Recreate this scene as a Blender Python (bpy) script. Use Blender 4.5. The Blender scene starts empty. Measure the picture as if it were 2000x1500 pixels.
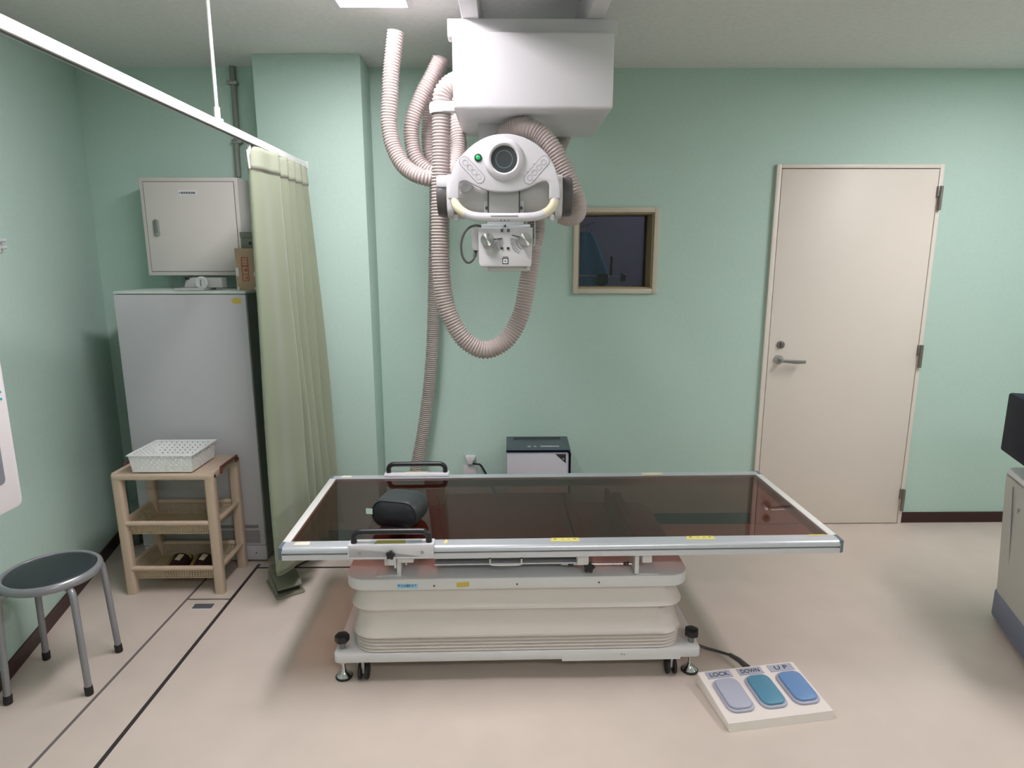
import bpy, bmesh, math, random
from mathutils import Vector, Matrix

random.seed(4)
SC = bpy.context.scene
COL = SC.collection
PI = math.pi
rad = math.radians

# ------------------------------------------------------------------ camera
F, PITCH, YAW, ROLL, CZ = 1241.045, 0.194620, 0.010949, -0.001416, 1.53666
cam_d = bpy.data.cameras.new('camera')
cam = bpy.data.objects.new('camera', cam_d)
COL.objects.link(cam)
cam_d.sensor_fit = 'HORIZONTAL'
cam_d.sensor_width = 36.0
cam_d.lens = 36.0 * F / 2000.0
cam_d.clip_start = 0.02
cam.matrix_world = (Matrix.Translation((0, 0, CZ)) @ Matrix.Rotation(-YAW, 4, 'Z')
                    @ Matrix.Rotation(PI / 2 - PITCH, 4, 'X') @ Matrix.Rotation(ROLL, 4, 'Z'))
SC.camera = cam

# ------------------------------------------------------------------ world, exposure
w = bpy.data.worlds.new('world')
SC.world = w
w.use_nodes = True
w.node_tree.nodes['Background'].inputs[0].default_value = (0.02, 0.02, 0.022, 1)
w.node_tree.nodes['Background'].inputs[1].default_value = 0.3
SC.view_settings.view_transform = 'Standard'
SC.view_settings.look = 'None'
SC.view_settings.gamma = 1
SC.view_settings.exposure = 0.0
SC.view_settings.use_curve_mapping = False
SC.cycles.max_bounces = 10
SC.cycles.diffuse_bounces = 6
SC.cycles.transparent_max_bounces = 12

LIGHT_POWER = 38.0
CEIL = 2.50
# x, y centre of each recessed ceiling fixture, half sizes x, y, relative strength
FIXTURES = [(-0.50, 2.08, 0.13, 0.61, 1.0), (2.45, 2.05, 0.13, 0.61, 1.0), (0.90, -0.80, 0.61, 0.13, 1.0)]

# ------------------------------------------------------------------ materials
MATS = {}
def mat(name, col, rough=0.5, metal=0.0, noise=0.0, nscale=20.0, bump=0.0, bscale=200.0,
        emit=0.0, spec=0.5, coat=0.0, aniso=0.0, sheen=0.0, detail=3.0):
    m = bpy.data.materials.new(name)
    m.use_nodes = True
    nt = m.node_tree
    b = nt.nodes['Principled BSDF']
    b.inputs['Base Color'].default_value = (*col, 1)
    b.inputs['Roughness'].default_value = rough
    b.inputs['Metallic'].default_value = metal
    b.inputs['Specular IOR Level'].default_value = spec
    b.inputs['Coat Weight'].default_value = coat
    b.inputs['Anisotropic'].default_value = aniso
    b.inputs['Sheen Weight'].default_value = sheen
    tc = nt.nodes.new('ShaderNodeTexCoord')
    if noise > 0:
        n = nt.nodes.new('ShaderNodeTexNoise')
        n.inputs['Scale'].default_value = nscale
        n.inputs['Detail'].default_value = detail
        nt.links.new(tc.outputs['Object'], n.inputs['Vector'])
        r = nt.nodes.new('ShaderNodeValToRGB')
        r.color_ramp.elements[0].position = 0.3
        r.color_ramp.elements[1].position = 0.7
        r.color_ramp.elements[0].color = (*[max(0, c * (1 - noise)) for c in col], 1)
        r.color_ramp.elements[1].color = (*[min(1, c * (1 + noise)) for c in col], 1)
        nt.links.new(n.outputs['Fac'], r.inputs['Fac'])
        nt.links.new(r.outputs['Color'], b.inputs['Base Color'])
    if bump > 0:
        n2 = nt.nodes.new('ShaderNodeTexNoise')
        n2.inputs['Scale'].default_value = bscale
        n2.inputs['Detail'].default_value = 2
        nt.links.new(tc.outputs['Object'], n2.inputs['Vector'])
        bp = nt.nodes.new('ShaderNodeBump')
        bp.inputs['Strength'].default_value = bump
        bp.inputs['Distance'].default_value = 0.002
        nt.links.new(n2.outputs['Fac'], bp.inputs['Height'])
        nt.links.new(bp.outputs['Normal'], b.inputs['Normal'])
    if emit > 0:
        b.inputs['Emission Color'].default_value = (*col, 1)
        b.inputs['Emission Strength'].default_value = emit
    MATS[name] = m
    return m

M_WALL = mat('green wallpaper', (0.455, 0.605, 0.535), 0.75, noise=0.02, nscale=60, bump=0.25, bscale=350)
M_CEIL = mat('ceiling board', (0.72, 0.72, 0.70), 0.9, noise=0.04, nscale=40)
M_FLOOR = mat('beige vinyl floor', (0.60, 0.515, 0.45), 0.33, noise=0.035, nscale=5, spec=0.4)
M_BASE = mat('dark brown baseboard', (0.035, 0.010, 0.008), 0.4)
M_LINE = mat('dark joint strip', (0.035, 0.028, 0.03), 0.5)
M_LINEG = mat('grey joint strip', (0.15, 0.13, 0.13), 0.5)
M_DOOR = mat('cream painted door', (0.72, 0.645, 0.575), 0.45, noise=0.01, nscale=4)
M_DFRAME = mat('cream painted frame', (0.72, 0.65, 0.58), 0.4)
M_GAP = mat('shadow gap rubber', (0.05, 0.035, 0.03), 0.7)
M_STEEL = mat('satin steel', (0.42, 0.41, 0.40), 0.35, metal=0.9)
M_HINGE = mat('brown grey hinge steel', (0.20, 0.18, 0.165), 0.45, metal=0.5)
M_CHROME = mat('chrome', (0.75, 0.75, 0.76), 0.12, metal=1.0)
M_WIN = mat('cream window frame', (0.56, 0.50, 0.40), 0.45)
M_WINJ = mat('tan window reveal', (0.40, 0.33, 0.20), 0.55)
M_DARKROOM = mat('lilac grey control room paint', (0.33, 0.31, 0.36), 0.8)
M_WHITE = mat('white painted metal', (0.64, 0.625, 0.65), 0.35)
M_OFFW = mat('off white plastic', (0.61, 0.595, 0.605), 0.4)
M_WPLA = mat('white enamel plastic', (0.63, 0.615, 0.645), 0.25)
M_GREYW = mat('grey white enamel', (0.52, 0.51, 0.50), 0.45)
M_CREAMH = mat('yellowed cream grip', (0.74, 0.66, 0.47), 0.4)
M_CAB = mat('pale pink grey cabinet paint', (0.64, 0.60, 0.57), 0.4)
M_CABS = mat('cabinet edge paint', (0.60, 0.56, 0.53), 0.45)
M_FRIDGE = mat('pale lilac grey steel front', (0.52, 0.515, 0.54), 0.35)
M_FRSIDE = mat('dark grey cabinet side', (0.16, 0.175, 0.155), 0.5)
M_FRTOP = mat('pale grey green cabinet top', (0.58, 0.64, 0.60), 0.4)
M_VENT = mat('grey vent grille', (0.22, 0.21, 0.21), 0.5)
M_VENTL = mat('light grey vent', (0.31, 0.30, 0.30), 0.5)
M_CARD = mat('brown cardboard', (0.42, 0.30, 0.195), 0.8, noise=0.04, nscale=60)
M_TAPE = mat('pale packing tape', (0.62, 0.61, 0.60), 0.3)
M_RED = mat('red print', (0.42, 0.10, 0.075), 0.7)
M_REDL = mat('pale red print', (0.46, 0.19, 0.15), 0.7)
M_SBOX = mat('grey green small box', (0.20, 0.215, 0.175), 0.6)
M_BLACK = mat('black plastic', (0.012, 0.011, 0.013), 0.35)
M_BLACKM = mat('matte black rubber', (0.015, 0.014, 0.015), 0.6)
M_VINYL = mat('black vinyl', (0.012, 0.012, 0.016), 0.38, bump=0.2, bscale=300)
M_VINYLG = mat('dark slate vinyl', (0.030, 0.036, 0.037), 0.45)
M_SEAT = mat('dark slate seat vinyl', (0.022, 0.030, 0.033), 0.42, bump=0.15, bscale=500)
M_STOOL = mat('grey painted tube', (0.27, 0.275, 0.29), 0.25, metal=0.25)
M_RACK = mat('beige plastic', (0.54, 0.42, 0.315), 0.42)
M_RACKY = mat('yellow beige basket plastic', (0.47, 0.375, 0.25), 0.5)
M_BASKET = mat('white basket plastic', (0.84, 0.85, 0.84), 0.35)
M_MAROON = mat('maroon plastic bar', (0.14, 0.03, 0.025), 0.35)
M_SLIP = mat('dark brown slipper', (0.025, 0.009, 0.008), 0.35)
M_YEL = mat('yellow insole', (0.42, 0.32, 0.04), 0.6)
M_SLW = mat('cream slipper mark', (0.62, 0.55, 0.40), 0.6)
M_CURT = mat('pale green curtain cloth', (0.225, 0.26, 0.175), 0.75, bump=0.1, bscale=900, sheen=0.3)
M_CURTB = mat('pale green header tape', (0.32, 0.35, 0.26), 0.7)
M_RAIL = mat('white aluminium rail', (0.80, 0.79, 0.77), 0.3)
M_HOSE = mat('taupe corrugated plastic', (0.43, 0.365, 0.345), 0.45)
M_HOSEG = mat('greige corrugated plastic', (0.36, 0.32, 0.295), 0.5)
M_PIPE = mat('grey green conduit', (0.22, 0.24, 0.20), 0.5)
M_ALU = mat('brushed aluminium', (0.60, 0.62, 0.66), 0.30, metal=0.45)
M_ALUW = mat('white aluminium', (0.80, 0.78, 0.76), 0.35, metal=0.2)
M_CAPB = mat('blue grey corner plastic', (0.12, 0.155, 0.19), 0.45)
M_BELL = mat('cream bellows cloth', (0.68, 0.62, 0.58), 0.55)
M_BELLD = mat('bellows seam', (0.24, 0.21, 0.20), 0.6)
M_PLATE = mat('white table enamel', (0.66, 0.65, 0.65), 0.35)
M_YST = mat('yellow sticker', (0.72, 0.65, 0.20), 0.5)
M_YST2 = mat('mustard sticker', (0.58, 0.44, 0.08), 0.5)
M_OST = mat('olive sticker', (0.28, 0.27, 0.06), 0.5)
M_CST = mat('cream sticker', (0.76, 0.72, 0.58), 0.5)
M_BST = mat('light blue sticker', (0.35, 0.60, 0.80), 0.5)
M_INKB = mat('dark blue ink', (0.05, 0.15, 0.24), 0.6)
M_INK = mat('black ink', (0.025, 0.024, 0.026), 0.6)
M_INKG = mat('grey ink', (0.22, 0.21, 0.23), 0.6)
M_INKL = mat('pale grey ink', (0.40, 0.39, 0.42), 0.6)
M_LABW = mat('white label', (0.72, 0.72, 0.74), 0.4)
M_LENS = mat('dark display glass', (0.055, 0.065, 0.07), 0.1, coat=0.5)
M_LENS2 = mat('dark display ring', (0.035, 0.045, 0.048), 0.3)
M_GREEN = mat('green lamp', (0.02, 0.42, 0.13), 0.25, emit=0.35)
M_GREEND = mat('dark green bezel', (0.01, 0.06, 0.025), 0.4)
M_KNOB = mat('brushed steel knob', (0.50, 0.50, 0.48), 0.22, metal=1.0, aniso=0.95)
_nt = M_KNOB.node_tree
_tg = _nt.nodes.new('ShaderNodeTangent'); _tg.direction_type = 'RADIAL'; _tg.axis = 'Y'
_nt.links.new(_tg.outputs[0], _nt.nodes['Principled BSDF'].inputs['Tangent'])
_nt.nodes['Principled BSDF'].inputs['Roughness'].default_value = .52
_nt.nodes['Principled BSDF'].inputs['Anisotropic Rotation'].default_value = .25
M_DKGREY = mat('dark grey plastic', (0.085, 0.08, 0.08), 0.4)
M_MIDGREY = mat('mid grey steel', (0.25, 0.25, 0.245), 0.35, metal=0.6)
M_PEDAL = mat('olive grey pedal paint', (0.21, 0.215, 0.16), 0.38)
M_PEDALD = mat('dark olive pedal recess', (0.03, 0.028, 0.018), 0.5)
M_BLUE = mat('blue rubber pedal', (0.14, 0.26, 0.48), 0.45)
M_TEALB = mat('teal blue rubber pedal', (0.09, 0.25, 0.36), 0.45)
M_LILAC = mat('lilac grey label', (0.40, 0.41, 0.50), 0.5)
M_CREAMB = mat('cream box plastic', (0.78, 0.71, 0.66), 0.4)
M_NAVY = mat('navy black plastic', (0.003, 0.005, 0.020), 0.55, spec=0.12)
M_SHTOP = mat('slate shredder lid', (0.055, 0.075, 0.095), 0.35)
M_SHSIDE = mat('grey green shredder end', (0.095, 0.11, 0.105), 0.5)
M_SHRED = mat('lilac white shredder body', (0.58, 0.56, 0.61), 0.4)
M_CART = mat('warm grey white machine body', (0.50, 0.49, 0.45), 0.45)
M_CARTT = mat('white machine top', (0.72, 0.72, 0.73), 0.35)
M_BUMP = mat('blue grey bumper', (0.16, 0.18, 0.26), 0.5)
M_TEAL = mat('teal print', (0.03, 0.38, 0.46), 0.5)
M_GLASSG = mat('grey bucky window', (0.24, 0.24, 0.28), 0.3)
M_BUCKY = mat('white bucky front', (0.74, 0.70, 0.71), 0.4)
M_GOWN = mat('blue apron vinyl', (0.16, 0.42, 0.70), 0.4)
M_BAR = mat('pale steel bar', (0.6, 0.6, 0.62), 0.3, metal=0.4)
M_LAMP = mat('lamp diffuser', (1.0, 0.945, 0.985), 0.5, emit=LIGHT_POWER)
M_FILL = mat('dim fill glow', (0.90, 0.86, 1.0), 0.5, emit=18.0)  # glow of the added fill light behind the window
M_TAGG = mat('pale mint tag', (0.60, 0.75, 0.68), 0.6)
M_CLEAR = mat('clear plastic dial', (0.70, 0.71, 0.71), 0.08)
M_SINK = mat('floor plate slate', (0.10, 0.105, 0.12), 0.4)
M_PINKG = mat('pinkish grey foot', (0.33, 0.27, 0.26), 0.6)

def glass_mat(name, col, ior=1.45, rough=0.0):
    m = bpy.data.materials.new(name); m.use_nodes = True
    nt = m.node_tree; nt.nodes.clear()
    out = nt.nodes.new('ShaderNodeOutputMaterial')
    tr = nt.nodes.new('ShaderNodeBsdfTransparent'); tr.inputs[0].default_value = (*col, 1)
    gl = nt.nodes.new('ShaderNodeBsdfGlossy'); gl.inputs['Roughness'].default_value = rough
    fr = nt.nodes.new('ShaderNodeFresnel'); fr.inputs[0].default_value = ior
    mx = nt.nodes.new('ShaderNodeMixShader')
    # reflect on the outer side only: the sheet does not bend the ray, so its inner side must not mirror it
    ge = nt.nodes.new('ShaderNodeNewGeometry')
    iv = nt.nodes.new('ShaderNodeMath'); iv.operation = 'SUBTRACT'; iv.inputs[0].default_value = 1.0
    ml = nt.nodes.new('ShaderNodeMath'); ml.operation = 'MULTIPLY'
    nt.links.new(ge.outputs['Backfacing'], iv.inputs[1])
    nt.links.new(fr.outputs[0], ml.inputs[0]); nt.links.new(iv.outputs[0], ml.inputs[1])
    nt.links.new(ml.outputs[0], mx.inputs[0]); nt.links.new(tr.outputs[0], mx.inputs[1])
    nt.links.new(gl.outputs[0], mx.inputs[2]); nt.links.new(mx.outputs[0], out.inputs[0])
    return m
M_TOP = glass_mat('brown translucent acrylic', (0.48, 0.285, 0.245), 1.58, 0.01)
M_LEAD = glass_mat('lead glass', (0.62, 0.62, 0.66), 1.5, 0.0)

# ------------------------------------------------------------------ mesh helpers
class B:
    def __init__(s): s.bm = bmesh.new()
    def box(s, c, d, rot=None, bev=0.0, seg=2):
        g = bmesh.ops.create_cube(s.bm, size=1.0)
        vs = g['verts']
        M = Matrix.Translation(Vector(c)) @ (rot.to_4x4() if rot else Matrix.Identity(4)) @ Matrix.Diagonal((*d, 1))
        for v in vs: v.co = M @ v.co
        if bev > 0: s._bev(vs, bev, seg)
        return s
    def b2(s, lo, hi, bev=0.0, seg=2):
        return s.box([(a + b) / 2 for a, b in zip(lo, hi)], [abs(b - a) for a, b in zip(lo, hi)], None, bev, seg)
    def _bev(s, vs, off, seg):
        es = set()
        for v in vs:
            for e in v.link_edges: es.add(e)
        bmesh.ops.bevel(s.bm, geom=list(es), offset=off, segments=seg, profile=0.5, affect='EDGES', clamp_overlap=True)
    def prism(s, pts, ext, bev=0.0, seg=2):
        """pts: list of 3d points of a planar polygon, ext: extrusion vector"""
        ext = Vector(ext)
        a = [s.bm.verts.new(Vector(p)) for p in pts]
        b = [s.bm.verts.new(Vector(p) + ext) for p in pts]
        n = len(pts); fs = []
        fs.append(s.bm.faces.new(a)); fs.append(s.bm.faces.new(list(reversed(b))))
        for i in range(n):
            fs.append(s.bm.faces.new((a[i], b[i], b[(i + 1) % n], a[(i + 1) % n])))
        bmesh.ops.recalc_face_normals(s.bm, faces=fs)
        if bev > 0:
            es = [e for e in fs[0].edges] + [e for e in fs[1].edges]
            bmesh.ops.bevel(s.bm, geom=es, offset=bev, segments=seg, profile=0.5, affect='EDGES', clamp_overlap=True)
        return s
    def lathe(s, prof, c=(0, 0, 0), axis=(0, 0, 1), seg=32):
        """prof: list of (r, h) along axis"""
        ax = Vector(axis).normalized()
        u = ax.orthogonal().normalized(); v = ax.cross(u)
        c = Vector(c); rings = []
        for r, h in prof:
            if r <= 1e-7: rings.append([s.bm.verts.new(c + ax * h)])
            else: rings.append([s.bm.verts.new(c + ax * h + u * (r * math.cos(2 * PI * k / seg)) + v * (r * math.sin(2 * PI * k / seg))) for k in range(seg)])
        fs = []
        for a, b in zip(rings, rings[1:]):
            for k in range(seg):
                k2 = (k + 1) % seg
                if len(a) == 1 and len(b) == 1: continue
                if len(a) == 1: fs.append(s.bm.faces.new((a[0], b[k2], b[k])))
                elif len(b) == 1: fs.append(s.bm.faces.new((a[k], a[k2], b[0])))
                else: fs.append(s.bm.faces.new((a[k], a[k2], b[k2], b[k])))
        if len(rings[0]) > 1: fs.append(s.bm.faces.new(list(reversed(rings[0]))))
        if len(rings[-1]) > 1: fs.append(s.bm.faces.new(rings[-1]))
        bmesh.ops.recalc_face_normals(s.bm, faces=fs)
        return s
    def cyl(s, a, b, r, seg=24, bev=0.0, r2=None):
        a, b = Vector(a), Vector(b); L = (b - a).length
        r2 = r if r2 is None else r2
        if bev > 0: p = [(0, 0), (r - bev, 0), (r - bev * .3, bev * .3), (r, bev), (r2, L - bev), (r2 - bev * .3, L - bev * .3), (r2 - bev, L), (0, L)]
        else: p = [(0, 0), (r, 0), (r2, L), (0, L)]
        return s.lathe(p, a, b - a, seg)
    def tube(s, pts, r, seg=14, rfun=None, closed=False, caps=True):
        pts = [Vector(p) for p in pts]; n = len(pts)
        T = []
        for i in range(n):
            if closed: t = pts[(i + 1) % n] - pts[i - 1]
            else: t = pts[min(i + 1, n - 1)] - pts[max(i - 1, 0)]
            T.append(t.normalized())
        N = T[0].orthogonal().normalized(); rings = []
        for i in range(n):
            if i:
                ax = T[i - 1].cross(T[i])
                if ax.length > 1e-9:
                    N = Matrix.Rotation(T[i - 1].angle(T[i]), 3, ax.normalized()) @ N
            N = (N - T[i] * N.dot(T[i])).normalized()
            Bv = T[i].cross(N)
            rr = rfun(i) if rfun else r
            rings.append([s.bm.verts.new(pts[i] + N * (rr * math.cos(2 * PI * k / seg)) + Bv * (rr * math.sin(2 * PI * k / seg))) for k in range(seg)])
        fs = []
        m = n if closed else n - 1
        for i in range(m):
            a, b = rings[i], rings[(i + 1) % n]
            for k in range(seg):
                k2 = (k + 1) % seg
                fs.append(s.bm.faces.new((a[k], a[k2], b[k2], b[k])))
        if caps and not closed:
            fs.append(s.bm.faces.new(list(reversed(rings[0])))); fs.append(s.bm.faces.new(rings[-1]))
        bmesh.ops.recalc_face_normals(s.bm, faces=fs)
        return s
    def grid(s, f, nu, nv, skip=None):
        vs = [[s.bm.verts.new(Vector(f(i / nu, j / nv))) for j in range(nv + 1)] for i in range(nu + 1)]
        for i in range(nu):
            for j in range(nv):
                if skip and skip(i, j): continue
                s.bm.faces.new((vs[i][j], vs[i + 1][j], vs[i + 1][j + 1], vs[i][j + 1]))
        return s

def catmull(pts, step):
    pts = [Vector(p) for p in pts]
    P = [pts[0] * 2 - pts[1]] + pts + [pts[-1] * 2 - pts[-2]]
    dense = []
    for i in range(1, len(P) - 2):
        p0, p1, p2, p3 = P[i - 1:i + 3]
        for k in range(40):
            t = k / 40
            dense.append(0.5 * ((2 * p1) + (p2 - p0) * t + (2 * p0 - 5 * p1 + 4 * p2 - p3) * t * t + (3 * p1 - p0 - 3 * p2 + p3) * t ** 3))
    dense.append(pts[-1])
    out = [dense[0]]; acc = 0.0
    for a, b in zip(dense, dense[1:]):
        L = (b - a).length
        while acc + L >= step and L > 1e-9:
            a = a.lerp(b, (step - acc) / L); out.append(a.copy()); L = (b - a).length; acc = 0.0
        acc += L
    if (out[-1] - pts[-1]).length > step * .3: out.append(pts[-1])
    return out

def rrect(w, h, r, n=6):
    """rounded rectangle outline in 2D centred on origin, counter clockwise"""
    o = []
    for cx, cy, a0 in ((w / 2 - r, h / 2 - r, 0), (-w / 2 + r, h / 2 - r, 90), (-w / 2 + r, -h / 2 + r, 180), (w / 2 - r, -h / 2 + r, 270)):
        for k in range(n + 1):
            a = rad(a0 + 90 * k / n); o.append((cx + r * math.cos(a), cy + r * math.sin(a)))
    return o

OFF = {}
def wpos(o): return OFF.get(o.name, Vector((0, 0, 0)))
def obj(name, b, m, parent=None, smooth=40, label=None):
    """link a B as one mesh object; its points are given in world space (or the thing's own space)"""
    me = bpy.data.meshes.new(name)
    bm = b.bm
    off = wpos(parent) if parent else Vector((0, 0, 0))
    if off.length: bmesh.ops.translate(bm, verts=bm.verts, vec=-off)
    bm.to_mesh(me); bm.free()
    me.materials.append(m)
    if smooth:
        me.shade_smooth(); me.set_sharp_from_angle(angle=rad(smooth))
    o = bpy.data.objects.new(name, me); COL.objects.link(o)
    if parent: o.parent = parent; OFF[o.name] = off
    if label: o['label'] = label
    return o
def tag(o, label, cat, group=None):
    o['label'] = label; o['category'] = cat
    if group: o['group'] = group
    return o
def thing(name, label, cat, loc=(0, 0, 0), rotz=0.0, group=None, local=False):
    o = bpy.data.objects.new(name, None); COL.objects.link(o)
    o.empty_display_size = 0.05
    o.location = loc; o.rotation_euler = (0, 0, rotz)
    if not local: OFF[o.name] = Vector(loc)
    return tag(o, label, cat, group)
def single(name, b, m, label, cat, loc=None, group=None, smooth=40):
    """a thing that is one mesh, its origin moved to loc"""
    o = obj(name, b, m, None, smooth)
    if loc is not None:
        o.data.transform(Matrix.Translation(-Vector(loc))); o.location = loc
    return tag(o, label, cat, group)
def struct(name, b, m, parent=None, smooth=40):
    o = obj(name, b, m, parent, smooth)
    if parent is None: o['kind'] = 'structure'
    return o
def text(name, body, size, m, parent, loc, xdir, ydir, width=None, ext=0.0004, align='CENTER'):
    """flat lettering lying in the plane of xdir, ydir"""
    cu = bpy.data.curves.new(name, 'FONT'); cu.body = body; cu.size = size
    cu.align_x = align; cu.align_y = 'CENTER'; cu.extrude = ext
    t = bpy.data.objects.new(name, cu); COL.objects.link(t)
    dg = bpy.context.evaluated_depsgraph_get()
    me = bpy.data.meshes.new_from_object(t.evaluated_get(dg))
    bpy.data.objects.remove(t); bpy.data.curves.remove(cu)
    x = Vector(xdir).normalized(); y = Vector(ydir).normalized(); z = x.cross(y)
    sx = 1.0
    if width:
        xs = [v.co.x for v in me.vertices]
        if xs: sx = width / (max(xs) - min(xs))
    R = Matrix((x, y, z)).transposed().to_4x4()
    off = wpos(parent)
    me.transform(Matrix.Translation(Vector(loc) - off) @ R @ Matrix.Diagonal((sx, 1, 1, 1)))
    me.materials.clear(); me.materials.append(m)
    o = bpy.data.objects.new(name, me); COL.objects.link(o); o.parent = parent; OFF[o.name] = off
    return o

# ================================================================== THE ROOM
YW = 3.515            # back wall face
XR = 3.30             # right wall face
YF = -2.2             # wall behind the camera
def xl(y): return -1.3436 - 0.2402 * y      # skewed left wall
struct('floor', B().prism([(xl(YF) - .4, YF - .1, 0), (XR + .1, YF - .1, 0), (XR + .1, YW + .1, 0), (xl(YW) - .2, YW + .1, 0)], (0, 0, -0.1)), M_FLOOR)
struct('ceiling', B().prism([(xl(YF) - .4, YF - .1, CEIL), (XR + .1, YF - .1, CEIL), (XR + .1, YW + .1, CEIL), (xl(YW) - .2, YW + .1, CEIL)], (0, 0, 0.1)), M_CEIL)
WX0, WX1, WZ0, WZ1 = 0.396, 0.803, 1.375, 1.779
b = B()
b.b2((xl(YW) - .2, YW, 0), (WX0, YW + .2, CEIL)); b.b2((WX1, YW, 0), (XR + .1, YW + .2, CEIL))
b.b2((WX0, YW, 0), (WX1, YW + .2, WZ0)); b.b2((WX0, YW, WZ1), (WX1, YW + .2, CEIL))
struct('wall_back', b, M_WALL, smooth=0)
struct('wall_left', B().prism([(xl(YF - .1), YF - .1, 0), (xl(YW), YW, 0), (xl(YW) - .15, YW, 0), (xl(YF - .1) - .15, YF - .1, 0)], (0, 0, CEIL)), M_WALL, smooth=0)
struct('wall_right', B().b2((XR, YF - .1, 0), (XR + .1, YW, CEIL)), M_WALL, smooth=0)
struct('wall_front', B().b2((xl(YF) - .2, YF - .1, 0), (XR, YF, CEIL)), M_WALL, smooth=0)
PX0, PX1, PY = -1.209, -0.691, 3.30
struct('wall_pillar', B().b2((PX0, PY, 0), (PX1, YW, CEIL), bev=.003), M_WALL)
# baseboards
BH = 0.064
b = B()
b.b2((2.33, YW - .008, 0), (XR, YW, BH)); b.b2((PX1, YW - .008, 0), (1.44, YW, BH)); b.b2((xl(YW), YW - .008, 0), (PX0, YW, BH))
struct('baseboard_back', b, M_BASE)
n = Vector((1, 0.2402, 0)).normalized() * .008
struct('baseboard_left', B().prism([(xl(YF), YF, 0), (xl(YW - .01), YW - .01, 0), (xl(YW - .01) + n.x, YW - .01 + n.y, 0), (xl(YF) + n.x, YF + n.y, 0)], (0, 0, BH)), M_BASE)
struct('baseboard_right', B().b2((XR - .008, YF, 0), (XR, YW - .01, BH)), M_BASE)
b = B()
b.b2((PX0 - .008, PY - .008, 0), (PX1 + .008, PY, BH)); b.b2((PX1, PY, 0), (PX1 + .008, YW - .01, BH)); b.b2((PX0 - .008, PY, 0), (PX0, YW - .01, BH))
struct('baseboard_pillar', b, M_BASE)
# floor trench joints
LN = 0.0012
struct('trim_1', B().b2((-1.474, YF, 0), (-1.463, 3.3, LN)), M_LINEG)
struct('trim_2', B().b2((-1.272, YF, 0), (-1.257, 3.035, LN)), M_LINE)
struct('trim_3', B().b2((-1.463, 2.690, 0), (-1.272, 2.699, LN)), M_LINEG)
struct('trim_4', B().b2((-1.257, 2.990, 0), (0.2, 3.002, LN)), M_LINE)

# door
DL, DR, DH = 1.4695, 2.3055, 2.0
FR0, FR1, FRT = 1.4395, 2.3305, 2.024
d = bpy.data.objects.new('door_1', None); COL.objects.link(d); d.location = (1.885, YW, 0); d['kind'] = 'structure'
OFF[d.name] = Vector(d.location)
b = B()
b.b2((FR0, YW - .022, 0), (DL - .004, YW, FRT), bev=.002); b.b2((DR + .003, YW - .022, 0), (FR1, YW, FRT), bev=.002); b.b2((DL - .004, YW - .022, DH + .004), (DR + .003, YW, FRT), bev=.002)
obj('door_frame', b, M_DFRAME, d)
obj('door_seal', B().b2((DL - .004, YW - .006, 0.0), (DR + .003, YW - .001, DH + .004)), M_GAP, d)
leaf = obj('door_leaf', B().b2((DL, YW - .020, 0.005), (DR, YW - .006, DH), bev=.001), M_DOOR, d)
YD = YW - .020
obj('lock_cylinder', B().cyl((1.532, YD, 1.066), (1.532, YD - .012, 1.066), .021, bev=.003).b2((1.526, YD - .022, 1.055), (1.539, YD - .010, 1.080), bev=.002), M_HINGE, leaf)
hb = B().cyl((1.526, YD, .983), (1.526, YD - .010, .983), .026, bev=.003).cyl((1.531, YD - .008, .983), (1.531, YD - .055, .983), .011)
hb.prism([(1.522, YD - .060, .991), (1.54, YD - .060, .990), (1.657, YD - .060, .985), (1.657, YD - .060, .967), (1.60, YD - .060, .965), (1.54, YD - .060, .972), (1.522, YD - .060, .973)], (0, .014, 0), bev=.003)
obj('door_handle', hb, M_STEEL, leaf)
for z0, z1 in ((1.912, 1.788), (1.062, .935), (.215, .085)):
    hh = z0 - z1
    h = B().b2((DR - .004, YD - .014, z0 - hh * .45), (DR + .022, YD + .004, z0), bev=.003)
    h.cyl((DR + .013, YD - .014, z1), (DR + .013, YD - .014, z0), .009, seg=16)
    h.b2((DR + .010, YD - .010, z1), (DR + .022, YD + .004, z0 - hh * .42), bev=.002)
    obj('hinge', h, M_HINGE, d)

# window to the control room
wn = bpy.data.objects.new('window_1', None); COL.objects.link(wn); wn.location = ((WX0 + WX1) / 2, YW, WZ0); wn['kind'] = 'structure'
OFF[wn.name] = Vector(wn.location)
b = B(); fw = .026; yo = YW - .020
b.b2((WX0 - fw, yo, WZ0 - fw), (WX0, YW, WZ1 + fw), bev=.002); b.b2((WX1, yo, WZ0 - fw), (WX1 + fw, YW, WZ1 + fw), bev=.002)
b.b2((WX0, yo, WZ1), (WX1, YW, WZ1 + fw), bev=.002); b.b2((WX0, yo, WZ0 - fw), (WX1, YW, WZ0), bev=.002)
obj('window_frame', b, M_WIN, wn)
b = B(); t = .008
b.b2((WX0, YW, WZ0), (WX0 + t, YW + .2, WZ1)); b.b2((WX1 - t, YW, WZ0), (WX1, YW + .2, WZ1)); b.b2((WX0 + t, YW, WZ1 - t), (WX1 - t, YW + .2, WZ1)); b.b2((WX0 + t, YW, WZ0), (WX1 - t, YW + .2, WZ0 + t))
obj('window_reveal', b, M_WINJ, wn)
obj('window_glass', B().b2((WX0 + t, YW + .125, WZ0 + t), (WX1 - t, YW + .137, WZ1 - t)), M_LEAD, wn)
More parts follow.
